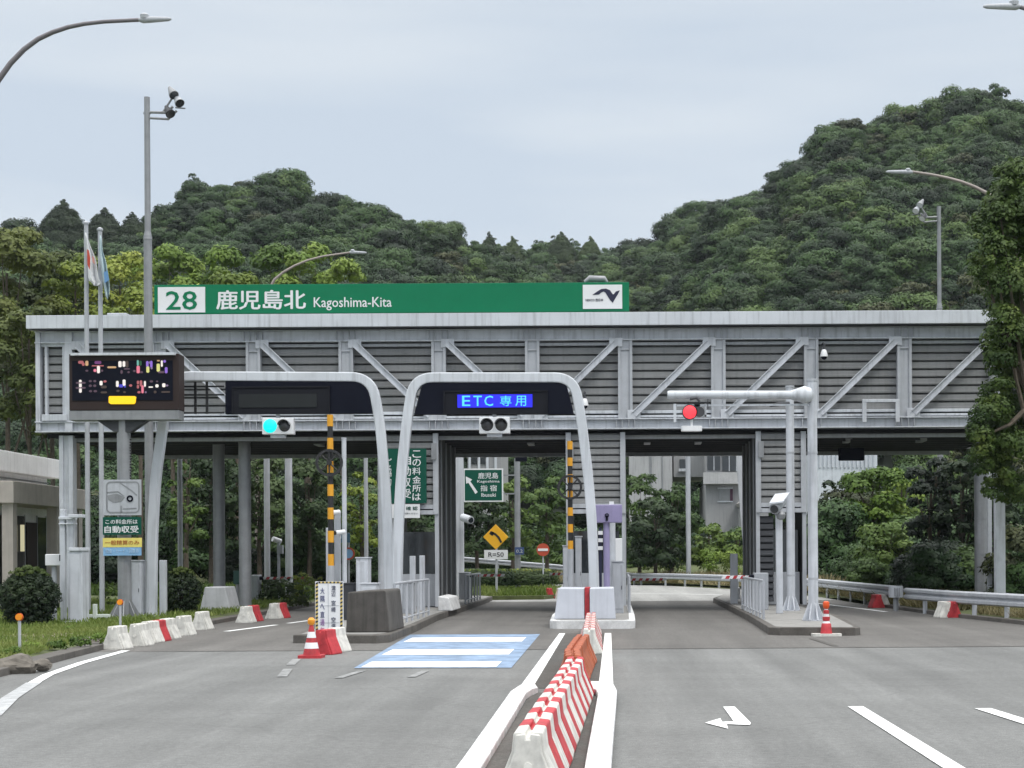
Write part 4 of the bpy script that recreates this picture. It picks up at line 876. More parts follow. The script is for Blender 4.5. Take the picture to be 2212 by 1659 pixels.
cabinet('ticket_display', 'small white display with a dark mark in front of the middle booth', 1328, 1163, 1344, 1187, 43, .15, .2, SWHITE, 'display', False)
thinpole(1322, 1125, 42.2, .2, .09, 'pale pole just right of the lavender post', WHITE)
t = thing('keypad_stack', 'three small pale boxes on a post left of the lavender post', 'box', (P(1298, 1200, 43).x, 43.1, .2))
b = MB()
for v in (1147, 1163, 1180): b.pbox(1292, v, 1302, v+8, 43, .1)
b.build('boxes', SWHITE, t); MB().pbox(1294, 1140, 1300, 1330, 43.1, .08, zb=.2).build('post', NAVY, t)
railing('dark railing on the right edge of the middle island', [(.3, 42), (.3, 47)], .95, .2, 4)

# ================================================================== RIGHT ISLAND FURNITURE
RY = 36.6
def flared(label, u, vtop, vbot, Y, r, zb):
    q = P(u, vtop, Y); t = thing('signal_pole', label, 'signal pole', (q.x, Y, zb)); x = q.x
    MB().cyl((x, Y, zb+.02), (x, Y, q.z), r, r*.96, 20).build('pole', WHITE, t, smooth=True)
    MB().cyl((x, Y, q.z), (x, Y, q.z+.06), r*1.08, n=20).build('cap', STEEL, t, smooth=True)
    b = MB(); b.cyl((x, Y, zb), (x, Y, zb+.03), r*2.1, n=20)
    for k in range(8):
        a = k*math.pi/4+.3; d = Vector((math.cos(a), math.sin(a), 0)); nn = Vector((-d.y, d.x, 0))*.014; c = Vector((x, Y, 0)); pts = [c+d*r*.95, c+d*r*2.3, c+d*r*.95]; z = [zb+.02, zb+.02, zb+.42]
        b.add([tuple(p+nn)[:2]+(zz,) for p, zz in zip(pts, z)]+[tuple(p-nn)[:2]+(zz,) for p, zz in zip(pts, z)], [(0,1,2), (5,4,3), (0,3,4,1), (1,4,5,2), (2,5,3,0)])
    b.build('base_ribs', WHITE, t)
    b = MB()
    for z in (zb+.95, P(u, 980, Y).z): b.cyl((x, Y, z), (x, Y, z+.05), r*1.03, n=20)
    b.build('bands', STEEL, t, smooth=True); return t, x, q.z
t, xp, ztop = flared('front pale pole with flared foot carrying the red signal arm', 1754, 824, 1345, RY, .118, .175)
AYm = RY-.16; q0 = P(1442, 853, AYm); q1 = P(1733, 853, AYm)
b = MB(); b.tube([q0, q0+Vector((.06, 0, 0)), q1+Vector((-.28, 0, 0)), q1+Vector((-.12, 0, 0)), q1+Vector((.05, 0, 0)), q1+Vector((.2, 0, 0)), q1+Vector((.26, 0, 0))], [.085, .098, .098, .15, .205, .16, .05], 18); arm = b.build('arm', FASCIA, t, smooth=True)
b = MB(); b.pbox(1462, 873, 1748, 877, AYm+.02, .05); b.pbox(1455, 872, 1461, 912, AYm, .06); b.pbox(1522, 872, 1526, 900, AYm, .06); b.pbox(1500, 896, 1526, 900, AYm, .06); b.build('lower_frame', FASCIA, t)
b = MB(); b.pbox(1483, 868, 1490, 900, AYm+.05, .1); b.pbox(1500, 868, 1512, 884, AYm+.02, .12); b.pbox(1528, 862, 1530, 884, AYm-.1, .02); b.tube([P(1490, 862, AYm-.12), P(1505, 860, AYm-.13), P(1512, 868, AYm-.12)], .03, 8); b.build('hangers', DGREY, t)
c = P(1490, 890, AYm-.1); b = MB(); b.disc((c.x, 0, c.z), .175, AYm-.1, AYm+.02, 28); b.build('signal_back', DGREY, t)
lens = MB(); lens.lathe((0, 0, 0), [(.155, 0), (.13, .03), (.07, .05), (.01, .055)], 24); lens.v = [(c.x+x, AYm-.1-z, c.z+y) for x, y, z in lens.v]; lens.build('red_lamp', LEDRED, t, smooth=True)
c = P(1511, 890, AYm-.05); MB().disc((c.x, 0, c.z), .115, AYm-.1, AYm+.02).build('dark_lamp', LENS, t)
q = P(1494, 927, AYm); b = MB(); b.cbox((q.x-.24, AYm-.1, q.z-.05), (q.x+.24, AYm+.15, q.z+.07), .05); b.tube([q+Vector((0, 0, .05)), q+Vector((0, 0, .5))], .03, 8); b.build('sensor_unit', SWHITE, t, bevel=.02)
t2, xp2, zt2 = flared('rear pale pole standing left of the front signal pole', 1706, 838, 1322, 43.5, .118, .175)
q = P(1690, 873, 43.3); b = MB(); b.tube([q+Vector((-.35, 0, -.05)), q+Vector((-.1, 0, 0)), q+Vector((.2, 0, .02))], [.03, .06, .05], 8); b.build('side_lamp', DGREY, t2, smooth=True)
t = thing('lane_camera', 'grey hooded camera on a pale square post left of the pale poles', 'camera', (P(1684, 1320, 41.5).x, 41.5, .175)); q = P(1684, 1092, 41.3)
MB().pbox(1677, 1112, 1691, 1330, 41.4, .17, zb=.175).build('post', WHITE, t, bevel=.01)
b = MB(); b.tube([q+Vector((-.16, -.25, -.1)), q+Vector((.1, .2, .12))], [.15, .12], 12); b.build('housing', STEEL, t, smooth=True); b = MB(); b.add([q+Vector(v) for v in ((-.30, -.3, .02), (.05, -.4, .06), (.3, .25, .32), (-.08, .35, .28), (-.30, -.3, .06), (.05, -.4, .10), (.3, .25, .36), (-.08, .35, .32))], [(0,1,2,3), (4,5,6,7), (0,1,5,4), (1,2,6,5), (2,3,7,6), (3,0,4,7)]); b.build('hood', FASCIA, t)
MB().cyl(q+Vector((-.17, -.27, -.105)), q+Vector((-.16, -.25, -.1)), .11).build('lens', GLASS, t); b = MB(); b.lathe(q+Vector((.02, -.12, -.32)), [(.03, -.06), (.1, -.03), (.13, .08), (.08, .16)]); b.build('lower_dome', GALV, t, smooth=True)
railing('grey post railing on the left edge of the right island', [(3.55, 45), (3.5, 41), (3.47, 37.6)], .92, .175, 8)
def barrier_gate(label, u0, u1, v, Y, pivot, zb=.175, box=True):
    a = P(u0, v, Y); c = P(u1, v, Y); pv = c if pivot > 0 else a; t = thing('boom_gate', label, 'barrier gate', (pv.x, Y, zb)); r = MB(); w = MB(); n = max(8, int(abs(c.x-a.x)/.12)); 
    for i in range(n):
        x0 = a.x+(c.x-a.x)*i/n; x1 = a.x+(c.x-a.x)*(i+1)/n; (r if i % 2 else w).vprism([(x0, a.z-.045), (x1, a.z-.045), (x1+.05, a.z+.045), (x0+.05, a.z+.045)], Y-.025, Y+.025)
    r.build('red_stripes', RED, t); w.build('white_stripes', SWHITE, t)
    if box:
        x = pv.x+.28*pivot; MB().cbox((x-.2, Y-.2, zb), (x+.2, Y+.35, a.z+.12), .03).build('machine_box', STEEL, t, bevel=.02); MB().cyl((pv.x-.05*pivot, Y-.03, a.z), (pv.x+.1*pivot, Y-.03, a.z), .07).build('pivot', BLACK, t)
barrier_gate('striped barrier arm of the red signal lane, right side by the railing', 1558, 1622, 1247, 44.5, 1)
barrier_gate('far striped barrier arm behind the middle booth in the red signal lane', 1357, 1437, 1252, 58, -1, .2)
barrier_gate('striped barrier arm of the blue screen lane on the left', 1020, 1088, 1243, 58, -1, .175)
barrier_gate('striped barrier arm of the blue screen lane on the right', 1186, 1232, 1240, 58, 1, .2)
barrier_gate('striped barrier arm across the left lane', 566, 656, 1249, 57, -1, .05)
barrier_gate('long striped barrier arm across the far right lane', 1974, 2086, 1252, 55, 1, .1)
cabinet('lane_post', 'pale square post behind the striped arm of the red signal lane', 1578, 1196, 1594, 1330, 50.5, .2, .1, STEEL, 'post', False)
cabinet('cabinet', 'dark cabinet at the foot of the right booth wall', 1606, 1262, 1626, 1330, 52, .6, .175, DGREY)
cabinet('kerb_block', 'white concrete block at the rear nose of the right island', 1583, 1270, 1600, 1330, 56, 1.0, .05, WKERB, 'concrete block', False)

# ================================================================== LEFT ROADSIDE EQUIPMENT
t = thing('equipment_post', 'pale double post with grey box and brackets left of the flagpoles', 'equipment post', (P(160, 1350, 38.5).x, 38.5, .1))
MB().pbox(146, 1190, 178, 1368, 38.3, .5, zb=.1).build('cabinet', WHITE, t, bevel=.02); MB().pbox(150, 1197, 174, 1350, 38.28, .02).build('door', WHITE, t, bevel=.004)
MB().pbox(148, 1183, 178, 1190, 38.25, .55).build('lid', FASCIA, t, bevel=.01)
MB().pbox(130, 1100, 140, 1360, 39.0, .15, zb=.1).build('left_post', WHITE, t, bevel=.01); MB().pbox(146, 1112, 158, 1190, 39.0, .15).build('right_post', WHITE, t, bevel=.01)
b = MB(); b.pbox(126, 1116, 160, 1122, 38.95, .25); b.pbox(126, 1130, 160, 1133, 38.95, .25); b.pbox(148, 1111, 176, 1118, 38.7, .3); b.build('brackets', FASCIA, t, bevel=.01)
MB().pbox(136, 1342, 162, 1366, 37.9, .3, zb=.1).build('foot_box', STEEL, t, bevel=.02)
t = thing('meter_box', 'small white meter box with dark dial beside the round clipped shrub', 'box', (P(118, 1210, 39.5).x, 39.5, .1)); MB().pbox(97, 1197, 134, 1222, 39.4, .3).build('body', SWHITE, t, bevel=.02); MB().pbox(128, 1198, 135, 1212, 39.36, .05).build('dial', BLACK, t); MB().pbox(112, 1222, 120, 1365, 39.5, .1, zb=.1).build('post', STEEL, t)
t = thing('barricade', 'low white barricade frame at the foot of the flagpoles', 'barricade', (P(205, 1360, 39.3).x, 39.3, .1)); b = MB(); b.pbox(180, 1327, 236, 1334, 39.3, .12); b.pbox(180, 1350, 232, 1363, 39.3, .2, zb=.1); b.pbox(180, 1334, 185, 1352, 39.3, .1); b.pbox(200, 1305, 208, 1355, 39.28, .1); b.pbox(228, 1334, 233, 1352, 39.3, .1); b.build('frame', mat('pale green white', (.6, .65, .61)), t, bevel=.01)
cabinet('cabinet', 'tall pale cabinet right of the message board pole', 284, 1212, 303, 1355, 41.8, .5, .1); cabinet('slim_post', 'slim white post right of the left arch foot', 344, 1210, 357, 1352, 42.6, .2, .1, WHITE, 'post', False)
t = thing('concrete_pedestal', 'pale tapered concrete pedestal at the foot of the left grey column', 'pedestal', (P(462, 1325, 47.5).x, 48, 0)); px = lambda u, v: (P(u, v, 47.3).x, P(u, v, 47.3).z)
MB().vprism([(px(429, 1325)[0], .0), (px(500, 1325)[0], .0), (px(485, 1268)[0], px(485, 1268)[1]), (px(442, 1268)[0], px(442, 1268)[1])], 47.3, 48.6).build('pedestal', mat('pale concrete', (.45, .46, .48), .85, var=.15, streak=.2), t, bevel=.03)
for u, v, Y, r, l in ((388, 945, 56.5, .09, 'thin grey pole right of the left arch leg under the roof'), (576, 975, 60, .115, 'grey post right of the grey columns behind the gate'), (623, 972, 60, .14, 'thick white post behind the gate left of the black wheel'), (790, 975, 62, .08, 'slim pale post behind the gate left of the arch legs')):
    thinpole(u, v, Y, 0, r, l, STEEL if u != 623 else WHITE)
t = thing('twin_camera', 'small white twin camera on a short post behind the left lane', 'camera', (P(602, 1230, 58).x, 58, 0)); q = P(602, 1170, 58)
MB().cyl((q.x, 58, 0), (q.x, 58, q.z), .05).build('post', STEEL, t); b = MB(); b.tube([q+Vector((-.2, -.1, .1)), q+Vector((.05, .1, .0))], .1, 10); b.build('camera', SWHITE, t, smooth=True); MB().pbox(598, 1178, 610, 1196, 57.9, .2).build('box', STEEL, t)
t = thing('green_box', 'small dark green box on a post by the grey columns', 'box', (P(512, 1250, 50.8).x, 50.9, 0)); MB().pbox(504, 1233, 520, 1262, 50.8, .25).build('body', mat('dark green paint', (.015, .06, .05)), t, bevel=.01); MB().pbox(509, 1262, 515, 1310, 50.85, .1, zb=0).build('post', GALV, t)
# far display portal seen through the middle lane
t = thing('exit_gantry', 'white angled gantry behind the left booth with a pale crossbar', 'gantry', (P(992, 1250, 63).x, 63, .1))
b = MB(); b.pbox(985, 975, 1001, 1260, 63, .25, zb=.1); b.build('post', FASCIA, t, bevel=.02); b = MB(); b.pbox(1001, 974, 1116, 983, 63.05, .2); b.pbox(1136, 975, 1194, 983, 63.05, .2); b.build('crossbar', FASCIA, t, bevel=.02); MB().pbox(1113, 972, 1138, 996, 63, .3).build('display', BLACK, t)
c = P(1010, 1124, 62.5); b = MB(); b.tube([c+Vector((-.2, .2, .12)), c+Vector((.15, -.25, 0))], .16, 12); b.build('camera', FASCIA, t, smooth=True); MB().cyl(c+Vector((.15, -.25, 0)), c+Vector((.16, -.27, 0)), .11).build('lens', GLASS, t)
t = thing('exit_gantry', 'white slanted gantry leg beside the right booth wall', 'gantry', (P(1606, 1250, 62.5).x, 62.5, .1)); px = lambda u, v: (P(u, v, 62.5).x, P(u, v, 62.5).z)
MB().vprism([px(1590, 982), px(1602, 982), px(1622, 1260), px(1612, 1260)], 62.5, 62.7).build('leg', FASCIA, t, bevel=.02); b = MB(); b.pbox(1558, 972, 1582, 977, 62.5, .2); b.pbox(1470, 969, 1484, 975, 62.5, .2); b.build('arm_lamps', FASCIA, t)

t = thing('slim_post', 'white post with clamps behind the right guardrail, right of the grey column', 'post', (P(2161, 1270, 45).x, 45, .1)); MB().pbox(2151, 1018, 2172, 1300, 45, .25, zb=.1).build('post', WHITE, t, bevel=.015); b = MB(); b.pbox(2147, 1053, 2192, 1057, 44.95, .3); b.pbox(2147, 1072, 2192, 1076, 44.95, .3); b.build('clamps', FASCIA, t)
t = thing('slim_post', 'slim grey post between the grey column and the white clamped post', 'post', (P(2139, 1270, 47).x, 47, .1)); MB().pbox(2134, 1012, 2143, 1300, 47, .15, zb=.1).build('post', STEEL, t, bevel=.01)
# ================================================================== SIGNS BEYOND THE GATE
def sign_post(x, y, z, r=.05): return MB().cyl((x, y, 0), (x, y, z), r, n=10)
t = thing('direction_sign', 'green direction sign with white arrow and place names beyond the gate', 'direction sign', (P(1117, 1255, 72).x, 72, .1)); DY = 71.8
MB().pbox(1002, 1012, 1087, 1084, DY, .06).build('border', SWHITE, t); MB().pbox(1004, 1015, 1084, 1081, DY-.012, .012).build('panel', DGREEN, t)
plet('鹿児島', 1033, 1021, 1076, 1034, DY-.013, SWHITE, t); plet('Kagoshima', 1031, 1037, 1079, 1044, DY-.013, SWHITE, t); plet('指 宿', 1038, 1048, 1073, 1061, DY-.013, SWHITE, t); plet('Ibusuki', 1040, 1065, 1071, 1073, DY-.013, SWHITE, t)
px = lambda u, v: (P(u, v, DY).x, P(u, v, DY).z)
MB().vprism([px(*q) for q in ((1006, 1029), (1020, 1036), (1016, 1040), (1032, 1063), (1027, 1067), (1012, 1043), (1007, 1045))], DY-.02, DY-.013).build('arrow', SWHITE, t)
q = P(1117, 990, 72); b = sign_post(q.x, 72, q.z, .14); b.build('pole', GALV, t, smooth=True); b = MB(); b.pbox(1084, 1065, 1112, 1068, 71.9, .08); b.pbox(1084, 1025, 1112, 1028, 71.9, .08); b.build('arms', GALV, t)
t = thing('small_blue_plate', 'small dark blue plate on the thick grey sign pole beyond the gate', 'sign', (P(1122, 1190, 71.7).x, 71.7, 1.9)); MB().pbox(1112, 1182, 1132, 1198, 71.75, .03).build('plate', mat('blue plate', (.03, .06, .16)), t); plet('0.2', 1115, 1187, 1129, 1194, 71.745, STEEL, t)
SYY = 66.0
t = thing('curve_warning_sign', 'yellow diamond curve warning sign with a white plate below', 'warning sign', (P(1071, 1270, SYY).x, SYY, .15)); px = lambda u, v: (P(u, v, SYY).x, P(u, v, SYY).z)
MB().vprism([px(1071, 1132.5), px(1098.5, 1160), px(1071, 1187.5), px(1043.5, 1160)], SYY-.03, SYY).build('diamond', mat('warning yellow', (.80, .42, .02), .45, var=.04), t, bevel=.02)
b = MB(); b.sweep([px(1062, 1151), px(1070, 1154), px(1077, 1161), px(1083, 1172)], .09, SYY-.04, SYY-.031); b.vprism([px(1057, 1153), px(1060, 1147), px(1068, 1150), px(1064, 1158)], SYY-.04, SYY-.031); b.build('arrow', BLK, t)
MB().pbox(1046, 1188, 1097, 1208, SYY-.03, .03).build('plate', SWHITE, t); plet('R=50', 1055, 1193, 1088, 1203, SYY-.032, BLK, t)
q = P(1072, 1150, SYY+.05); sign_post(q.x, SYY+.05, q.z).build('post', STEEL, t)
t = thing('no_entry_sign', 'round red no entry sign with white bar beyond the middle lane', 'no entry sign', (P(1173, 1255, 70).x, 70, .1)); c = P(1173, 1187.5, 70)
MB().disc((c.x, 0, c.z), .285, 69.95, 69.98).build('disc', mat('sign red', (.45, .07, .035), .5, var=.06), t); MB().box((c.x-.22, 69.93, c.z-.055), (c.x+.22, 69.949, c.z+.055)).build('bar', SWHITE, t); sign_post(c.x, 70.02, c.z+.1, .035).build('post', STEEL, t)
t = thing('no_entry_sign', 'red ringed round sign beside the thin white pole behind the left lane', 'no entry sign', (P(753, 1255, 60).x, 60, 0)); c = P(753, 1196, 60); MB().ring((c.x, 0, c.z), .24, .06, 59.95, 59.98).build('ring', mat('sign red', (.45, .07, .035)), t); MB().disc((c.x, 0, c.z), .2, 59.96, 59.99).build('disc', mat('pale blue', (.22, .42, .66), .5), t); sign_post(c.x, 60.03, c.z+.8, .035).build('post', STEEL, t); MB().pbox(728, 1152, 756, 1172, 59.95, .03).build('blue_plate', mat('teal plate', (.05, .13, .2)), t)
thinpole(1486, 985, 96, 0, .15, 'tall pale pole among the trees behind the red signal lane', STEEL)

# ================================================================== GUARDRAILS
def guardrail(label, pts, h=.72, step=2.0, zs=None):
    zs = zs or [0]*len(pts); L = [0]
    for p, q in zip(pts[:-1], pts[1:]): L.append(L[-1]+math.dist(p, q))
    f = lambda s_: (float(np.interp(s_, L, [p[0] for p in pts])), float(np.interp(s_, L, [p[1] for p in pts])), float(np.interp(s_, L, zs)))
    t = thing('guardrail', label, 'guardrail', f(0)); n = max(4, int(L[-1]/1.0)); prof = [(-.04, -.17), (.04, -.13), (.04, -.06), (-.03, -.01), (-.03, .01), (.04, .06), (.04, .13), (-.04, .17)]
    b = MB(); rows = []
    for i in range(n+1):
        x, y, z = f(L[-1]*i/n); x2, y2, _ = f(min(L[-1], L[-1]*i/n+.3)); x1, y1, _ = f(max(0, L[-1]*i/n-.3)); d = Vector((x2-x1, y2-y1)).normalized(); nx, ny = d.y, -d.x
        if nx*x+ny*y > 0: nx, ny = -nx, -ny
        rows += [(x+nx*(.1+a), y+ny*(.1+a), z+h-.17+c) for a, c in prof]
    k = len(prof); b.add(rows, [(i*k+j, i*k+j+1, (i+1)*k+j+1, (i+1)*k+j) for i in range(n) for j in range(k-1)]); o = b.build('rail', STEEL, t, smooth=True); sm = o.modifiers.new('s', 'SOLIDIFY'); sm.thickness = .012
    s_ = 0; c = 0
    while s_ <= L[-1] and c < 95:
        x, y, z = f(s_); MB().cyl((x, y, z-.1), (x, y, z+h), .065, n=10).build('post', STEEL, t, smooth=True); s_ += step; c += 1
guardrail('near steel guardrail curving along the right road edge under the tree', [(10.6, 35.5), (9.9, 38.5), (9.15, 42.5), (8.65, 47.0)])
guardrail('steel guardrail beyond the gap continuing along the right lane', [(8.85, 49.8), (8.75, 56), (8.6, 66), (7.0, 80), (3.4, 93), (1.0, 97.5)], step=3)
guardrail('far steel guardrail on the bank behind the signs and booths', [(1.0, 97.8), (-4, 103), (-12, 108), (-22, 111)], step=3, zs=[0, .55, 1.2, 1.5])
t = thing('guardrail_end', 'pale ribbed end cap at the gap in the right guardrail', 'guardrail end', (8.9, 47.6, 0)); q = P(1935, 1266, 47.5); MB().cyl((q.x, 47.5, q.z-.34), (q.x, 47.5, q.z), .22, n=16).build('cap', STEEL, t, smooth=True); MB().cyl((q.x, 47.5, 0), (q.x, 47.5, q.z-.3), .08).build('post', GALV, t)
b = MB()
for k in (-1, 0, 1): b.box((q.x+k*.07-.015, 47.26, q.z-.3), (q.x+k*.07+.015, 47.3, q.z-.05))
b.build('ribs', GALV, t)

# ================================================================== BUILDINGS
t = thing('roadside_office', 'pale low office with white eaves and beige canopy at the far left', 'building', (-23, 60, 0))
MB().box((-32, 45, 0), (-20.3, 56, 4.6)).build('wall', PINKC, t); MB().box((-32.4, 44.6, 4.6), (-19.9, 56.3, 5.27)).build('roof', PINKC, t, bevel=.02)
MB().box((-20.3, 49.5, 3.5), (-19.0, 56.2, 4.2)).build('canopy', BEIGE, t, bevel=.02)
b = MB()
for y in (49.7, 53.6, 55.8): MB().box((-19.45, y, 0), (-19.1, y+.35, 3.5)).build('canopy_column', BEIGE, t)
for y0, y1 in ((50.5, 52.0), (52.4, 53.8), (55.0, 55.8)):
    w = MB().box((-20.32, y0, .5), (-20.26, y1, 3.2)).build('window', GLASS, t); MB().box((-20.33, y0-.06, .44), (-20.27, y0, 3.26)).build('frame', STEEL, w); MB().box((-20.33, y1, .44), (-20.27, y1+.06, 3.26)).build('frame', STEEL, w)
MB().box((-20.32, 53.95, 0), (-20.25, 54.9, 3.0)).build('door', BROWN, t)
MB().box((-20.2, 53.2, 2.0), (-20.1, 53.32, 2.9)).build('wall_lamp', mat('warm wall lamp', (.75, .70, .45), emit=.7), t)
MB().box((-20.28, 46, 4.40), (-20.24, 56, 4.45)).build('eave_line', GALV, t)
BY = 128
t = thing('apartment_block', 'grey concrete apartment block with balcony above the trees beyond the gate', 'building', P(1475, 1180, BY)); 
MB().pbox(1525, 1043, 1612, 1170, BY, 10, zb=1).build('lower_wall', APT, t); MB().pbox(1520, 1020, 1612, 1045, BY-1.0, 1.0).build('balcony', mat('pale balcony concrete', (.42, .425, .43), .9, streak=.2), t)
MB().pbox(1525, 930, 1612, 1020, BY+.2, 9).build('upper_wall', APT, t)
for u0, u1, v0, v1 in ((1528, 1556, 978, 1016), (1560, 1590, 978, 1018), (1515, 1518, 0, 0)):
    if v1: w = MB().pbox(u0, v0, u1, v1, BY+.1, .08).build('window', GLASS, t); MB().pbox(u0+(u1-u0)*.48, v0, u0+(u1-u0)*.54, v1, BY+.04, .05).build('frame', STEEL, w)
MB().pbox(1590, 978, 1607, 1018, BY+.1, .08).build('panel', STEEL, t)
w = MB().pbox(1553, 1056, 1580, 1082, BY-.06, .05).build('window', mat('curtained glass', (.26, .27, .28), .2), t); MB().pbox(1550, 1053, 1583, 1056, BY-.1, .08).build('frame', FASCIA, w); MB().pbox(1550, 1082, 1583, 1085, BY-.1, .08).build('sill', FASCIA, w); MB().pbox(1577, 1056, 1583, 1082, BY-.1, .08).build('shutter', mat('maroon shutter', (.08, .03, .06)), w)
MB().pbox(1455, 930, 1525, 1030, BY+4, 9).build('link_wall', APT, t); MB().pbox(1360, 930, 1452, 1060, BY+3, 9, zb=1).build('end_wall', mat('pale grey concrete', (.43, .435, .445), .9, streak=.25, scale=.4), t)
b = MB(); b.pbox(1404, 930, 1408, 1060, BY+2.9, .1); b.pbox(1430, 930, 1432, 1060, BY+2.9, .1); b.build('wall_joints', GALV, t)
w = MB().pbox(1468, 992, 1484, 1014, BY+3.9, .08).build('window', GLASS, t); MB().pbox(1466, 1012, 1488, 1018, BY+3.7, .2).build('sill', FASCIA, w)
t = thing('apartment_block', 'pale concrete block glimpsed above the green direction sign', 'building', P(1060, 1100, 135)); MB().pbox(1010, 940, 1082, 1070, 135, 9, zb=1).build('wall', APT, t); b = MB()
for u in (1012, 1032, 1050, 1068): b.pbox(u, 960, u+5, 1012, 134.8, .2)
b.build('balcony_fins', FASCIA, t)
w = MB().pbox(1018, 984, 1030, 1002, 134.9, .1).build('window', GLASS, t); MB().pbox(1038, 984, 1048, 1002, 134.9, .1).build('window', GLASS, t)
t = thing('pale_shed', 'pale corrugated wall and roof glimpsed behind the hanging black display', 'building', P(1830, 1010, 100)); MB().pbox(1745, 962, 1895, 1012, 100, 6, zb=1).build('wall', mat('pale corrugated sheet', (.62, .66, .70), .5, streak=.25), t); b = MB()
for u in range(1752, 1892, 9): b.pbox(u, 958, u+3, 1010, 99.9, .1)
b.build('ribs', FASCIA, t)
t = thing('tiled_house', 'small house with pale sloping roof left of the right booth wall', 'house', P(1620, 1150, 120)); px = lambda u, v: (P(u, v, 120).x, P(u, v, 120).z)
MB().pbox(1612, 1085, 1660, 1180, 120, 8, zb=1).build('wall', APT, t); MB().vprism([px(1606, 1082), px(1650, 1040), px(1660, 1046), px(1610, 1090)], 119.5, 128).build('roof', mat('pale roof', (.42, .40, .39), .8), t)

# ================================================================== VEGETATION
def leaf_mesh(name, clumps, n_per_area, size, m, flat=.35, droop=0.0, seed=0):
    """many small leaf faces spread through lumpy branch clumps: clumps = [(x, y, z, r, squash)]"""
    r = np.random.default_rng(seed+17); V = []; NN = []; ctr = np.average(np.array([c[:3] for c in clumps]), axis=0, weights=[c[3]**3 for c in clumps])
    for (cx, cy, cz, cr_, sq) in clumps:
        n = max(12, int(n_per_area*cr_*cr_*12.6))
        d = r.normal(size=(n, 3)); d /= np.linalg.norm(d, axis=1)[:, None]; d[:, 2] = np.where(d[:, 2] < -.35, -d[:, 2]*.8, d[:, 2])
        lump = 1+.16*np.sin(d[:, 0]*5+cx*3)*np.sin(d[:, 1]*5+cy*2)*np.sin(d[:, 2]*6+cz)
        rad_ = cr_*lump*(1-.42*r.random(n)**1.6)
        c = d*rad_[:, None]*np.array([1, 1, sq])+np.array([cx, cy, cz])
        nn = d*1.0+r.normal(size=(n, 3))*.33+np.array([0, 0, flat]); nn /= np.linalg.norm(nn, axis=1)[:, None]
        a = np.cross(nn, r.normal(size=(n, 3))); a /= np.linalg.norm(a, axis=1)[:, None]; b = np.cross(nn, a)
        s = size*(.6+.8*r.random(n))[:, None]
        q = np.stack([c-a*s*.85, c-b*s*.5-nn*s*.15, c+a*s*.85, c+b*s*.5-nn*s*.15], 1); V.append(q)
        o_ = c-ctr; o_ /= np.linalg.norm(o_, axis=1)[:, None]+1e-6; k_ = d*1.0+o_*.45+nn*.45+np.array([0, 0, .12]); k_ /= np.linalg.norm(k_, axis=1)[:, None]; NN.append(np.repeat(k_, 4, 0))
    V = np.concatenate(V).reshape(-1, 3); nq = len(V)//4
    me = bpy.data.meshes.new(name); me.vertices.add(len(V)); me.vertices.foreach_set('co', V.ravel().astype(np.float32))
    me.loops.add(nq*4); me.loops.foreach_set('vertex_index', np.arange(nq*4, dtype=np.int32)); me.polygons.add(nq); me.polygons.foreach_set('loop_start', np.arange(0, nq*4, 4, dtype=np.int32))
    me.update(calc_edges=True); me.materials.append(m)
    me.polygons.foreach_set('use_smooth', np.ones(nq, dtype=bool)); me.normals_split_custom_set_from_vertices(np.concatenate(NN).astype(np.float32)); return me
def crown_clumps(rx, rz, n, seed, cz=0, base=.40):
    r = np.random.default_rng(seed); C = [(0, 0, cz-.15*rz, rx*.55, rz/rx*.9)]
    for i in range(n):
        z = 1-1.65*(i+.5)/n; a = i*2.39996+r.uniform(-.4, .4); h = math.sqrt(max(0, 1-z*z*.9)); k = r.uniform(.62, .84)
        C.append((rx*h*k*math.cos(a), rx*h*k*math.sin(a), cz+rz*z*.72+r.uniform(-.1, .1)*rz, rx*base*r.uniform(.65, 1.25), r.uniform(.62, .85)))
    return C
def trunk_mesh(mb, x, y, z0, z1, r, clumps, seed, limbs=6):
    rr = random.Random(seed); top = Vector((x+rr.uniform(-.2, .2)*r*4, y, z1)); pts = [Vector((x, y, z0)), Vector((x+rr.uniform(-1, 1)*r*.7, y, z0*.6+z1*.4)), top]; mb.tube(pts, [r*1.25, r*.85, r*.35], 9)
    for c in clumps[1:1+limbs*2:2]:
        s_ = rr.uniform(.35, .8); p = pts[0].lerp(pts[2], s_); q = Vector(c[:3]); mb.tube([p, p.lerp(q, .5)+Vector((0, 0, -.08*(q-p).length)), q], [r*.45, r*.28, r*.08], 6)
    return mb
LM = {
 'yellow': leafmat('young yellow green leaves', (.10, .15, .018), (.215, .27, .038), (.35, .38, .08), .45),
 'green': leafmat('mid green leaves', (.034, .070, .014), (.072, .128, .024), (.125, .19, .04), .4),
 'olive': leafmat('olive brown leaves', (.038, .058, .013), (.078, .105, .022), (.13, .155, .036), .4),
 'dark': leafmat('dark evergreen leaves', (.013, .030, .011), (.034, .062, .020), (.066, .105, .032), .4),
 'bright': leafmat('fresh green leaves', (.06, .115, .014), (.125, .205, .026), (.20, .28, .05), .5),
 'clip': leafmat('clipped shrub and shade leaves', (.008, .018, .010), (.016, .032, .014), (.034, .058, .018), 1.2),
 'cliptop': leafmat('clipped shrub young leaves', (.05, .08, .015), (.085, .12, .025), (.13, .17, .04), 1.5)}
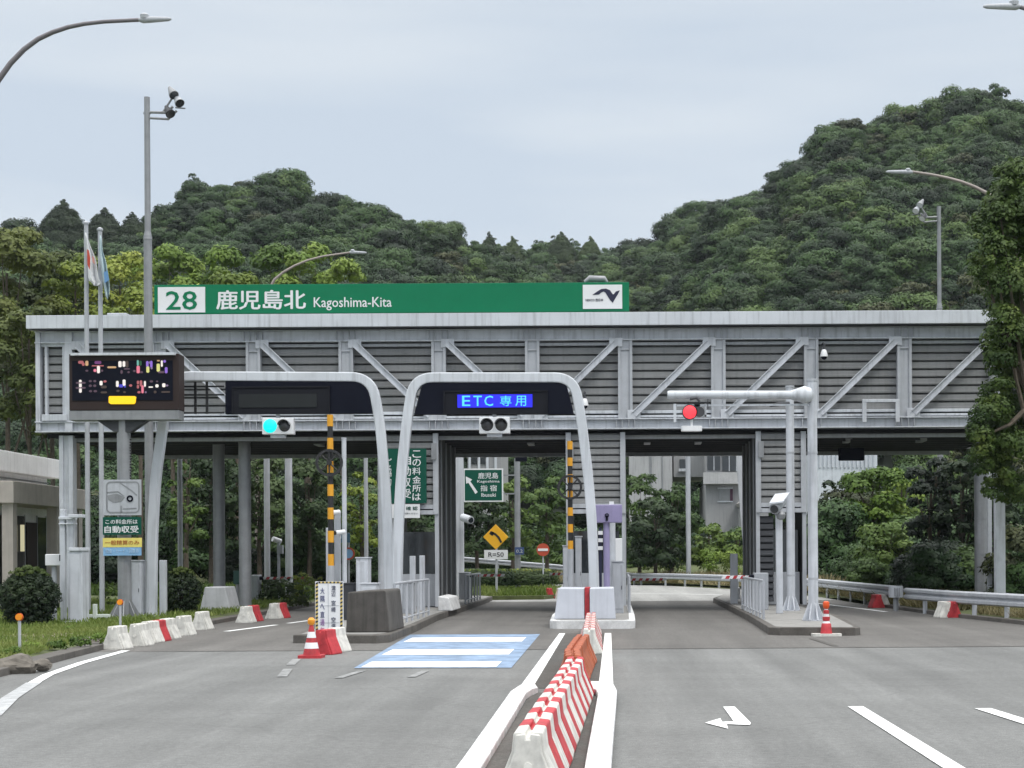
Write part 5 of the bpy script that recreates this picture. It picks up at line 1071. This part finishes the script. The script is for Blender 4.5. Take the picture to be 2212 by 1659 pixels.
def tree(name, label, cat, u, vtop, Y, hw, kind, vbot=None, group=None, zg=0.1, n=26, leaf=None, seed=1, dens=1.0, squash=None):
    q = P(u, vtop, Y); rx = hw/F*Y; zb = zg+1.2 if vbot is None else P(u, vbot, Y).z; rz = max((q.z-zb)/1.85, rx*.5); cz = q.z-rz*.98
    leaf = leaf or (.0014*Y+.03)
    t = thing(name, label, cat, (q.x, Y, zg), group); cl = crown_clumps(rx, rz, n, seed)
    me = leaf_mesh('crown', cl, dens*.75/(leaf*leaf), leaf, LM[kind], seed=seed); o = bpy.data.objects.new('crown', me); COL.objects.link(o); o.parent = t; o.location = (0, 0, cz-zg)
    wc = [(c[0]+q.x, c[1]+Y, c[2]+cz) for c in cl]
    b = MB(); trunk_mesh(b, q.x, Y, zg-.3, cz+rz*.45, max(.12, rx*.055), wc, seed); b.build('trunk', BARK, t, smooth=True); return t
TG = 'trees behind the toll gate'
spec = [
 (12, 425, 78, 120, 'olive', 1000, 'broad olive brown tree at the far left edge behind the pale office'),
 (108, 482, 84, 95, 'olive', 1000, 'olive tree behind the left end of the gate roof, left of the flags'),
 (62, 620, 68, 95, 'olive', 1010, 'darker olive tree just left of the gate roof end'),
 (165, 520, 80, 75, 'yellow', 900, 'yellowish tree right behind the flags'),
 (258, 505, 86, 95, 'yellow', 900, 'yellow green tree between the flags and the tall floodlight pole'),
 (300, 600, 76, 75, 'yellow', 900, 'low yellow green tree behind the foot of the roof name board number'),
 (395, 560, 82, 65, 'yellow', 900, 'small yellow topped tree above the number 28'),
 (372, 492, 104, 90, 'bright', 900, 'green tree right of the tall floodlight pole below the wooded hill'),
 (478, 505, 104, 90, 'bright', 900, 'green tree above the large white characters of the roof board'),
 (512, 548, 84, 75, 'yellow', 900, 'yellow topped tree above the middle of the board characters'),
 (580, 508, 106, 80, 'bright', 900, 'green tree left of the far curved street lamp'),
 (660, 500, 106, 85, 'bright', 900, 'green tree behind the far curved street lamp arm'),
 (668, 566, 84, 55, 'yellow', 900, 'small yellow topped tree below the far curved lamp arm'),
 (735, 522, 100, 62, 'bright', 900, 'green tree at the right end of the row, below the lamp head'),
 (455, 950, 74, 85, 'dark', 1270, 'dark leafy tree seen under the roof between the grey columns'),
 (560, 955, 76, 80, 'dark', 1280, 'dark leafy tree under the roof right of the grey columns'),
 (665, 960, 78, 75, 'dark', 1280, 'dark leafy tree under the roof behind the black wheel'),
 (400, 940, 68, 42, 'green', 1260, 'green tree under the roof right of the left arch leg'),
 (780, 985, 76, 48, 'yellow', 1270, 'yellow green tree under the roof left of the white arch legs'),
 (880, 990, 80, 60, 'dark', 1290, 'dark tree behind the left toll booth'),
 (1030, 1000, 92, 60, 'dark', 1250, 'dark tree behind the green direction sign'),
 (1105, 1012, 100, 55, 'green', 1250, 'green tree behind the grey pole of the direction sign'),
 (1180, 1010, 94, 55, 'green', 1250, 'green tree left of the middle booth beyond the signs'),
 (1380, 1000, 104, 55, 'green', 1268, 'green tree right of the middle booth in front of the grey apartments'),
 (1450, 1012, 102, 62, 'green', 1268, 'bushy green tree in front of the grey apartment balcony'),
 (1415, 1060, 97, 62, 'dark', 1270, 'darker tree low in front of the grey apartments'),
 (1530, 1120, 100, 42, 'green', 1250, 'low green tree under the apartment window'),
 (1590, 1130, 100, 45, 'green', 1250, 'low tree between apartments and the right booth wall'),
 (1812, 1000, 86, 50, 'dark', 1260, 'dark tree just right of the front pale pole'),
 (1885, 978, 78, 75, 'bright', 1230, 'bright green tree in the far right opening'),
 (1945, 985, 80, 55, 'bright', 1240, 'bright tree right of the hanging black display'),
 (1912, 1105, 66, 62, 'green', 1275, 'small bluish green tree low behind the guardrail gap'),
 (2010, 965, 62, 62, 'clip', 1270, 'dark tree left of the right grey column'),  # very dark leaf colour stands in for the dense shade here
 (2075, 955, 61, 62, 'clip', 1270, 'dark tree behind the right grey column'),  # shade put into the leaf colour, as on the tree before
 (2150, 985, 60, 60, 'dark', 1270, 'dark tree behind the right grey guard posts')]
for i, (u, v, Y, hw, k, vb, l) in enumerate(spec):
    tree('broadleaf_tree', l, 'tree', u, v, Y, hw, k, vb, TG, zg=.1 if Y < 75 else .4, n=16 if hw < 60 else 22, seed=i*3+5)
# near tree at the right edge: built from branch clumps
t = thing('roadside_tree', 'large bushy green tree at the right edge covering the end of the gate', 'tree', (11.35, 42.2, .15)); cl = []
r = random.Random(5)
base_ = [(2195, 375, 34), (2180, 420, 40), (2215, 430, 50), (2162, 470, 28), (2200, 500, 50), (2145, 540, 30), (2190, 565, 48), (2122, 572, 24), (2135, 605, 28), (2180, 640, 45), (2170, 690, 32), (2150, 735, 30), (2195, 730, 50), (2165, 780, 30), (2190, 820, 42), (2150, 850, 32), (2128, 900, 32), (2118, 945, 26), (2165, 915, 45), (2122, 990, 26), (2150, 1010, 36), (2200, 980, 50), (2155, 1055, 28), (2200, 1070, 42), (2112, 925, 20), (2135, 500, 20), (2150, 455, 22), (2108, 590, 16), (2185, 460, 60), (2190, 620, 60), (2195, 780, 60), (2165, 960, 50), (2195, 900, 60), (2260, 500, 70), (2260, 700, 80), (2270, 900, 85), (2250, 1060, 60)]
base_ += [(u+r.uniform(-1, 1)*hw*1.0-4, v+r.uniform(-1, 1)*hw, hw*r.uniform(.28, .5)) for u, v, hw in base_ for _ in range(4) if u < 2230]
for u, v, hw in base_:
    q = P(u, v, 42+r.uniform(-.9, .9)+(u-2150)*.01); cl.append((q.x-11.35, q.y-42.2, q.z-.15, hw*1.2/F*42, .9))
me = leaf_mesh('crown', cl, 230, .062, leafmat('roadside tree leaves', (.026, .056, .012), (.070, .118, .022), (.165, .21, .045), 1.3), seed=3); o = bpy.data.objects.new('crown', me); COL.objects.link(o); o.parent = t
b = MB(); trunk_mesh(b, 11.35, 42.2, 0, 10, .2, [(c[0]+11.35, c[1]+42.2, c[2]+.15) for c in cl], 4, 9); b.build('trunk', BARK, t, smooth=True)
# conifers on the skyline
def conifer(label, u, vtop, at, hw, seed):
    g = at(u, .96); Y = g[1]; q = P(u, vtop, Y); zg = g[2]-.3; h = q.z-zg; t = thing('conifer', label, 'tree', (q.x, Y, zg), 'conifers on the skyline'); r = random.Random(seed); cl = []; rx = hw/F*Y
    for i in range(26):
        f = i/25; rr = rx*(1-f)**.85
        for k in range(4 if f < .8 else 1): a = r.uniform(0, 6.28); cl.append((math.cos(a)*rr*.55, math.sin(a)*rr*.55, h*(.15+.83*f), rr*.5+.30, .7))
    me = leaf_mesh('crown', cl, .6/.026, .16, LM['dark'], seed=seed); o = bpy.data.objects.new('crown', me); COL.objects.link(o); o.parent = t
    MB().cyl((q.x, Y, zg-2), (q.x, Y, q.z-h*.1), .3, .05, 8).build('trunk', BARK, t)
# shrubs
def clipped(label, u, v0, v1, hw, Y, zg=.12):
    a = P(u, v0, Y); rx = hw/F*Y; h = a.z-zg; t = thing('clipped_shrub', label, 'shrub', (a.x, Y, zg)); cl = []
    for i in range(90):
        z = (i+.5)/90; a_ = i*2.39996; w = rx*(math.sin(min(1, (1-z)*1.9+.06)*math.pi/2)**.7)*(.60+.40*min(1, z*2.0)); cl.append((w*.84*math.cos(a_), w*.84*math.sin(a_), h*(.03+.87*z), rx*.20, .9))
    cl += [(0, 0, h*.5, rx*.75, 1.0), (0, 0, h*.2, rx*.5, .8)]
    s_ = .035; me = leaf_mesh('crown', cl, .62/(s_*s_), s_, LM['clip'], seed=int(u)); o = bpy.data.objects.new('crown', me); COL.objects.link(o); o.parent = t
    tp = [(rx*.55*k*math.cos(i*2.4), rx*.55*k*math.sin(i*2.4), h*(1.0-.13*k*k), rx*.15, .6) for i, k in ((i, math.sqrt(i/16)) for i in range(17))]
    me = leaf_mesh('young_growth', tp, .55/(s_*s_), s_, LM['cliptop'], seed=int(u)+1); o = bpy.data.objects.new('young_growth', me); COL.objects.link(o); o.parent = t
    MB().cyl((a.x, Y, 0), (a.x, Y, zg+h*.4), .09, .06, 8).build('trunk', BARK, t)
clipped('large round clipped shrub with pale green top at the far left', 62, 1226, 1365, 68, 37.5); clipped('smaller round clipped shrub right of the left arch foot', 392, 1227, 1345, 46, 44.5)
def shrub(label, u, v0, v1, hw, Y, kind, zg=.1, leaf=.05, name='shrub'):
    a = P(u, v0, Y); rx = hw/F*Y; h = a.z-zg; t = thing(name, label, 'shrub', (a.x, Y, zg)); r = random.Random(int(u+v0)); cl = [(r.uniform(-.75, .75)*rx, r.uniform(-.4, .4)*rx, h*r.uniform(.15, .75), max(.08, min(rx, h)*r.uniform(.25, .42)), .85) for _ in range(16)]
    me = leaf_mesh('foliage', cl, .3/(leaf*leaf), leaf, LM[kind], seed=int(u)); o = bpy.data.objects.new('foliage', me); COL.objects.link(o); o.parent = t
shrub('yellow green bush behind the thick white post on the left lane side', 655, 1205, 1300, 28, 56, 'yellow', leaf=.07); shrub('small yellow green bush left of the striped pole', 684, 1225, 1300, 14, 54, 'yellow', leaf=.06); shrub('dark spiky bush under the left barrier arm', 612, 1235, 1320, 62, 57, 'dark', leaf=.08); shrub('low dry bush beyond the left barrier arm', 640, 1280, 1325, 40, 52, 'olive', leaf=.06)

def hedge(label, u0, u1, v0, Y, zg):
    a, c = P(u0, v0, Y), P(u1, v0, Y); t = thing('hedge', label, 'hedge', ((a.x+c.x)/2, Y, zg)); h = a.z-zg; w = (c.x-a.x)/2; cl = []
    for i in range(14):
        for j in range(3): cl.append((-w+2*w*(i+.5)/14, (j-1)*.45, h*.5, h*.52, 1))
    me = leaf_mesh('foliage', cl, .6/.0036, .06, LM['dark'], seed=int(u0)); o = bpy.data.objects.new('foliage', me); COL.objects.link(o); o.parent = t
    me = leaf_mesh('young_growth', [(x, y, h*.88, h*.2, .6) for x, y, *_ in cl], .6/.0036, .06, LM['yellow'], seed=int(u0)+1); o = bpy.data.objects.new('young_growth', me); COL.objects.link(o); o.parent = t
hedge('clipped low hedge under the warning sign', 1004, 1092, 1229, 70, .15); hedge('clipped low hedge around the direction sign pole', 1100, 1186, 1229, 70.8, .15)
shrub('spreading bush beside the guardrail end', 1800, 1210, 1250, 45, 72, 'dark', leaf=.08); shrub('bush behind the guardrail below the bright tree', 2010, 1190, 1262, 60, 60, 'dark', leaf=.08); shrub('light green bush behind the far guardrail right', 1560, 1180, 1240, 50, 95, 'bright', leaf=.09, zg=.4); shrub('pale green bush behind the far guardrail middle', 1430, 1195, 1238, 60, 104, 'bright', leaf=.09, zg=.5); shrub('dark bush behind the far guardrail left', 1180, 1190, 1232, 60, 112, 'green', leaf=.09, zg=.9); shrub('dark bush left of the exit gantry', 1060, 1185, 1230, 60, 112, 'dark', leaf=.09, zg=.9)
shrub('low juniper bush under the big clipped shrub', 50, 1368, 1400, 62, 34, 'clip', leaf=.03); shrub('tuft of leafy weeds before the big clipped shrub', 150, 1352, 1385, 14, 34.5, 'bright', leaf=.03); shrub('dark bush behind the notice pole', 235, 1240, 1330, 26, 50, 'dark', leaf=.06)
for k, (u, v, hw) in enumerate(((70, 1408, 26), (120, 1402, 22), (175, 1396, 24), (215, 1389, 20), (15, 1420, 30))):
    g = G(u, v, .12); shrub(('fresh green weeds on the verge beside the orange reflector post', 'low green weeds on the verge right of the reflector post', 'green weeds along the kerb before the white blocks', 'green weeds just left of the first white block', 'green weeds at the left picture edge by the rocks')[k], u, v-22, v, hw, g.y, 'bright', leaf=.028, zg=.1, name='shrub')
# dry soil patch and stones on the left verge
struct(MB().sheet([(-13.5, 26), (-11.2, 27.5), (-10.4, 31), (-11.5, 33), (-14.5, 31)], .165).build('soil_patch', EARTH))
for u, v, s_, l in ((88, 1437, .12, 'grey brown rock at the foot of the left verge grass'), (30, 1440, .24, 'brown rock at the far left on the verge'), (194, 1388, .16, 'small pale stone at the end of the verge grass')):
    g = G(u, v, .1); t = thing('rock', l, 'rock', (g.x, g.y, .1)); bm = bmesh.new(); bmesh.ops.create_icosphere(bm, subdivisions=3, radius=1); rr = random.Random(int(u))
    for w in bm.verts: k = 1+.25*math.sin(w.co.x*3+rr.random())*math.cos(w.co.y*4)+rr.uniform(-.04, .04); w.co = Vector((w.co.x*s_*1.4*k, w.co.y*s_*k, w.co.z*s_*.7*k))
    me = bpy.data.meshes.new('stone'); bm.to_mesh(me); bm.free(); me.materials.append(mat('rock', (.16, .145, .125), .9, var=.4, scale=6)); o = bpy.data.objects.new('stone', me); COL.objects.link(o); o.parent = t
# grass: blades as one object each
def grass(name, pts, m, h=.12, w=.012, n=4000, jit=.05, seed=1):
    r = np.random.default_rng(seed); poly = [Vector(p) for p in pts]; tris = tessellate_polygon([[Vector((x, y, 0)) for x, y in pts]]); A_ = []
    for t_ in tris: a, b_, c = (np.array(pts[i]) for i in t_); A_.append(abs(np.cross(b_-a, c-a))/2)
    A_ = np.array(A_); ch = r.choice(len(tris), n, p=A_/A_.sum()); T = np.array([[pts[i] for i in t_] for t_ in tris])[ch]; u = r.random((n, 2)); fl = u.sum(1) > 1; u[fl] = 1-u[fl]
    xy = T[:, 0]+u[:, :1]*(T[:, 1]-T[:, 0])+u[:, 1:]*(T[:, 2]-T[:, 0]); z = np.full(n, .13)
    pat = .55+.45*np.sin(xy[:, 0]*2.1+np.sin(xy[:, 1]*1.3)*2)*np.cos(xy[:, 1]*1.1); hh = h*(.4+.9*r.random(n))*(.5+pat*.7); an = r.random(n)*6.28; d = np.stack([np.cos(an), np.sin(an), np.zeros(n)], 1)*w*(.7+.6*r.random(n))[:, None]; lean = r.normal(size=(n, 3))*hh[:, None]*.45; lean[:, 2] = 0
    c = np.stack([xy[:, 0], xy[:, 1], z], 1); tip = c+lean+np.stack([np.zeros(n), np.zeros(n), hh], 1); V = np.stack([c-d, c+d, tip+d*.3, tip-d*.3], 1).reshape(-1, 3)
    me = bpy.data.meshes.new(name); me.vertices.add(len(V)); me.vertices.foreach_set('co', V.ravel().astype(np.float32)); me.loops.add(n*4); me.loops.foreach_set('vertex_index', np.arange(n*4, dtype=np.int32)); me.polygons.add(n); me.polygons.foreach_set('loop_start', np.arange(0, n*4, 4, dtype=np.int32)); me.update(calc_edges=True); me.materials.append(m)
    o = bpy.data.objects.new(name, me); COL.objects.link(o); o['kind'] = 'stuff'; return o
GR1 = leafmat('verge grass blades', (.055, .095, .016), (.115, .175, .03), (.21, .25, .07), .6, .3); GR2 = leafmat('dry grass blades', (.12, .11, .04), (.21, .185, .09), (.34, .29, .17), .5, .3)
grass('verge_grass', [(-7.9, 15), (-8.6, 18.8), (-9.2, 22.5), (-9.9, 28), (-10.3, 32), (-11.5, 36), (-17, 36), (-16, 28), (-12, 22), (-10, 15)], GR1, .11, .014, 30000, seed=2)
grass('lawn_grass', [(-11, 36), (-11.2, 46), (-11.6, 60), (-20, 60), (-19, 36)], GR1, .14, .02, 26000, seed=3)
grass('gore_grass', [(-2.6, 66), (-3.1, 63.8), (-9, 62.8), (-10.2, 66), (-12.6, 72), (-9, 80), (-4.5, 77), (-2.8, 71)], GR1, .3, .03, 16000, seed=4)
grass('dry_grass', [(8.9, 48), (8.75, 55), (8.6, 66), (9.6, 66), (10.5, 55), (11, 44), (9.4, 44)], GR2, .34, .025, 9000, seed=5)
grass('roadside_grass', [(11.3, 31), (10.1, 36.5), (9.4, 42), (10.4, 42), (12.5, 36), (14, 31)], GR2, .2, .018, 9000, seed=6)
grass('bank_grass', [(8.9, 66), (7.4, 80), (3.8, 94), (-4, 104.5), (-20, 111.5), (-20, 118), (-2, 112), (8, 98), (12, 80), (11, 66)], GR2, .55, .05, 16000, seed=7)
grass('garden_grass', [(-11.2, 60.5), (-13.4, 70), (-20, 80), (-26, 72), (-14, 60.5)], GR1, .4, .04, 12000, seed=8)

# ------------------------------------------------------------------ wooded hills
def interp(pts, u): return float(np.interp(u, [p[0] for p in pts], [p[1] for p in pts]))
def hill(name, ridge, Yr, Y0, zb, u0, u1, p=1.0, tree_h=6.9, nx=70, nt_=14):
    b = MB(); rows = []
    for j in range(nt_+3):
        t_ = j/nt_
        for i in range(nx+1):
            u = u0+(u1-u0)*i/nx; zr = P(u, interp(ridge, u), Yr).z-tree_h*.78; x = (u-CU)/F
            if t_ <= 1: Y = Y0+(Yr-Y0)*t_; z = zb+(zr-zb)*t_**p
            else: Y = Yr+(t_-1)*(Yr-Y0)*2.2; z = zr-(t_-1)*zr*2.2
            rows.append((x*Y, Y, z))
    k = nx+1; b.add(rows, [(j*k+i, j*k+i+1, (j+1)*k+i+1, (j+1)*k+i) for j in range(nt_+2) for i in range(nx)])
    struct(b.build('hills', FORESTG, smooth=True))
    def at(u, t_):
        zr = P(u, interp(ridge, u), Yr).z-tree_h*.78; Y = Y0+(Yr-Y0)*t_; return ((u-CU)/F*Y, Y, zb+(zr-zb)*t_**p)
    return at
SRC = bpy.data.collections.new('canopy_sources')
def canopy_source(i, kind, rx, rz, n, leaf):
    cl = crown_clumps(rx, rz, n, 50+i, base=.46); me = leaf_mesh('canopy', cl, .62/(leaf*leaf), leaf, LM[kind], seed=60+i); o = bpy.data.objects.new(f'canopy_{i:02d}', me); SRC.objects.link(o); return o
leafmat('hill evergreen leaves', (.008, .024, .008), (.022, .054, .015), (.052, .106, .027), .22, .12); LM['hill'] = MATS['hill evergreen leaves']
leafmat('hill lighter leaves', (.024, .052, .014), (.052, .098, .026), (.095, .155, .040), .22, .15); LM['hill2'] = MATS['hill lighter leaves']
leafmat('hill olive leaves', (.026, .036, .014), (.050, .062, .024), (.085, .095, .036), .22, .15); LM['hill3'] = MATS['hill olive leaves']
for i, (k, rx, rz, n, lf) in enumerate([('hill', 2.9, 2.7, 15, .17), ('hill', 3.5, 2.9, 17, .17), ('hill', 2.4, 2.6, 12, .16), ('hill2', 2.8, 2.7, 15, .17), ('hill3', 2.2, 3.4, 15, .17), ('hill', 1.8, 4.2, 18, .16)]): canopy_source(i, k, rx, rz, n, lf)
def scatter_group():
    g = bpy.data.node_groups.new('canopy_scatter', 'GeometryNodeTree'); g.interface.new_socket('Geometry', in_out='INPUT', socket_type='NodeSocketGeometry'); g.interface.new_socket('Geometry', in_out='OUTPUT', socket_type='NodeSocketGeometry')
    gi = g.nodes.new('NodeGroupInput'); go = g.nodes.new('NodeGroupOutput'); ip = g.nodes.new('GeometryNodeInstanceOnPoints'); ci = g.nodes.new('GeometryNodeCollectionInfo')
    ci.inputs['Collection'].default_value = SRC; ci.inputs['Separate Children'].default_value = True; ci.inputs['Reset Children'].default_value = True
    def na(nm, ty): n = g.nodes.new('GeometryNodeInputNamedAttribute'); n.data_type = ty; n.inputs['Name'].default_value = nm; return n.outputs[0]
    g.links.new(gi.outputs[0], ip.inputs['Points']); g.links.new(ci.outputs[0], ip.inputs['Instance']); ip.inputs['Pick Instance'].default_value = True
    g.links.new(na('pick', 'INT'), ip.inputs['Instance Index']); g.links.new(na('scl', 'FLOAT_VECTOR'), ip.inputs['Scale'])
    e = g.nodes.new('FunctionNodeEulerToRotation'); g.links.new(na('rot', 'FLOAT_VECTOR'), e.inputs[0]); g.links.new(e.outputs[0], ip.inputs['Rotation']); g.links.new(ip.outputs[0], go.inputs[0]); return g
GN = scatter_group()
def forest(name, at, u0, u1, n, smin, smax, w, tpow=.75, lift=1.2, seed=1, cond=None):
    r = np.random.default_rng(seed); pts = []; pk = []; sc_ = []; rot = []
    for i in range(n):
        u = u0+(u1-u0)*r.random(); t_ = r.random()**tpow*1.06
        x, y, z = at(u, min(t_, 1.05)); s_ = smin+(smax-smin)*r.random()**1.5; ww = w(u, t_) if callable(w) else w
        pts.append((x, y, z+lift*s_+r.uniform(-.5, .5))); pk.append(int(r.choice(6, p=ww))); sc_ += [s_, s_, s_*r.uniform(.8, 1.15)]; rot += [0, 0, r.random()*6.28]
    me = bpy.data.meshes.new(name); me.from_pydata(pts, [], [])
    me.attributes.new('pick', 'INT', 'POINT').data.foreach_set('value', pk); me.attributes.new('scl', 'FLOAT_VECTOR', 'POINT').data.foreach_set('vector', sc_); me.attributes.new('rot', 'FLOAT_VECTOR', 'POINT').data.foreach_set('vector', rot)
    o = bpy.data.objects.new(name, me); COL.objects.link(o); o.modifiers.new('scatter', 'NODES').node_group = GN; o['kind'] = 'stuff'; return o
RD = [(-600, 600), (-60, 520), (40, 470), (110, 462), (180, 480), (250, 478), (320, 478), (370, 440), (420, 396), (480, 374), (560, 384), (600, 372), (650, 368), (690, 388), (720, 420), (790, 425), (840, 432), (900, 460), (960, 474), (1000, 500), (1040, 525), (1100, 552), (1180, 575), (1230, 595), (1300, 640)]
RC = [(1470, 640), (1500, 590), (1520, 525), (1560, 468), (1600, 425), (1640, 402), (1700, 375), (1718, 350), (1740, 318), (1780, 280), (1830, 248), (1870, 258), (1920, 243), (2000, 232), (2060, 203), (2110, 178), (2180, 176), (2230, 230), (2330, 260), (2500, 300), (2750, 400), (3100, 560)]
RB = [(1300, 560), (1340, 528), (1380, 520), (1420, 490), (1480, 460), (1530, 432), (1600, 428), (1700, 470)]
RA = [(960, 540), (1050, 520), (1110, 530), (1200, 512), (1260, 522), (1330, 522), (1400, 540), (1500, 580)]
hd = hill('hills', RD, 240, 148, 6, -600, 1300, .95); hc = hill('hills', RC, 240, 150, 4, 1480, 3050, .9); hb = hill('hills', RB, 300, 165, 2, 1280, 1720, .95); ha = hill('hills', RA, 340, 165, 2, 940, 1520, .95)
evg = [.34, .26, .2, .12, .04, .04]
forest('hill_forest', hd, -600, 1290, 2300, .45, 1.2, lambda u, t_: evg if u < 950 else [.2, .2, .15, .35, .08, .02], seed=1)
forest('hill_forest', hc, 1490, 3040, 2600, .45, 1.25, lambda u, t_: [.30, .24, .18, .2, .06, .02] if t_ > .42 else [.18, .12, .1, .15, .4, .05], seed=2)
forest('hill_forest', hb, 1290, 1720, 480, .55, 1.3, [.16, .14, .1, .55, .03, .02], seed=3)
forest('hill_forest', ha, 950, 1510, 700, .7, 1.1, [.2, .1, .1, .05, .05, .5], seed=4)

for a in (('pointed dark conifer on the skyline above the left end of the roof', 138, 430, hd, 75, 1), ('rounded dark conifer left of the tall floodlight pole on the skyline', 226, 448, hd, 70, 2), ('small dark conifer beside the floodlight pole on the skyline', 285, 458, hd, 55, 3),
          ('narrow conifer at the left of the valley gap', 1056, 500, ha, 30, 4), ('second narrow conifer in the valley gap', 1106, 510, ha, 34, 5), ('conifer in the middle of the valley gap skyline', 1212, 500, ha, 42, 6), ('conifer right of the valley gap middle', 1275, 510, ha, 36, 7)): conifer(*a)
# undergrowth and the wood's foot behind the gate
def at_left(u, t_): Y = 78+t_*72; return ((u-CU)/F*Y, Y, .6+t_*5)
def at_mid(u, t_): Y = 112+t_*11; return ((u-CU)/F*Y, Y, .6+t_*.6)
def at_right(u, t_): Y = 74+t_*40; return ((u-CU)/F*Y, Y, .5+t_*3)
def at_side(u, t_): y = 46+t_*28; return (10.2+(u-1.3)*1.0+(74-y)*.03+5.5*u, y, .2)
forest('undergrowth', at_left, -300, 930, 390, .45, 1.0, [.24, .2, .16, .25, .1, .05], tpow=1, seed=11)
forest('undergrowth', at_mid, 800, 1760, 130, .35, .7, [.24, .2, .16, .3, .08, .02], tpow=1, seed=12)
forest('undergrowth', at_right, 1760, 2700, 200, .45, .95, [.24, .2, .16, .3, .08, .02], tpow=1, seed=13)
forest('undergrowth', at_side, 0.15, 1.6, 90, .28, .6, [.3, .22, .2, .2, .06, .02], tpow=1, lift=.9, seed=14)
# thin air between the camera and the hills
hz = MB().box((-420, -30, -1.1), (420, 900, 130)).build('haze', bpy.data.materials.new('haze'), None); hz['kind'] = 'stuff'
hm = bpy.data.materials['haze']; hm.use_nodes = True; hm.node_tree.nodes.clear(); vo = hm.node_tree.nodes.new('ShaderNodeVolumePrincipled'); oo = hm.node_tree.nodes.new('ShaderNodeOutputMaterial')
vo.inputs['Color'].default_value = (.88, .93, 1, 1); vo.inputs['Density'].default_value = .00012; vo.inputs['Anisotropy'].default_value = .2; hm.node_tree.links.new(vo.outputs[0], oo.inputs['Volume'])
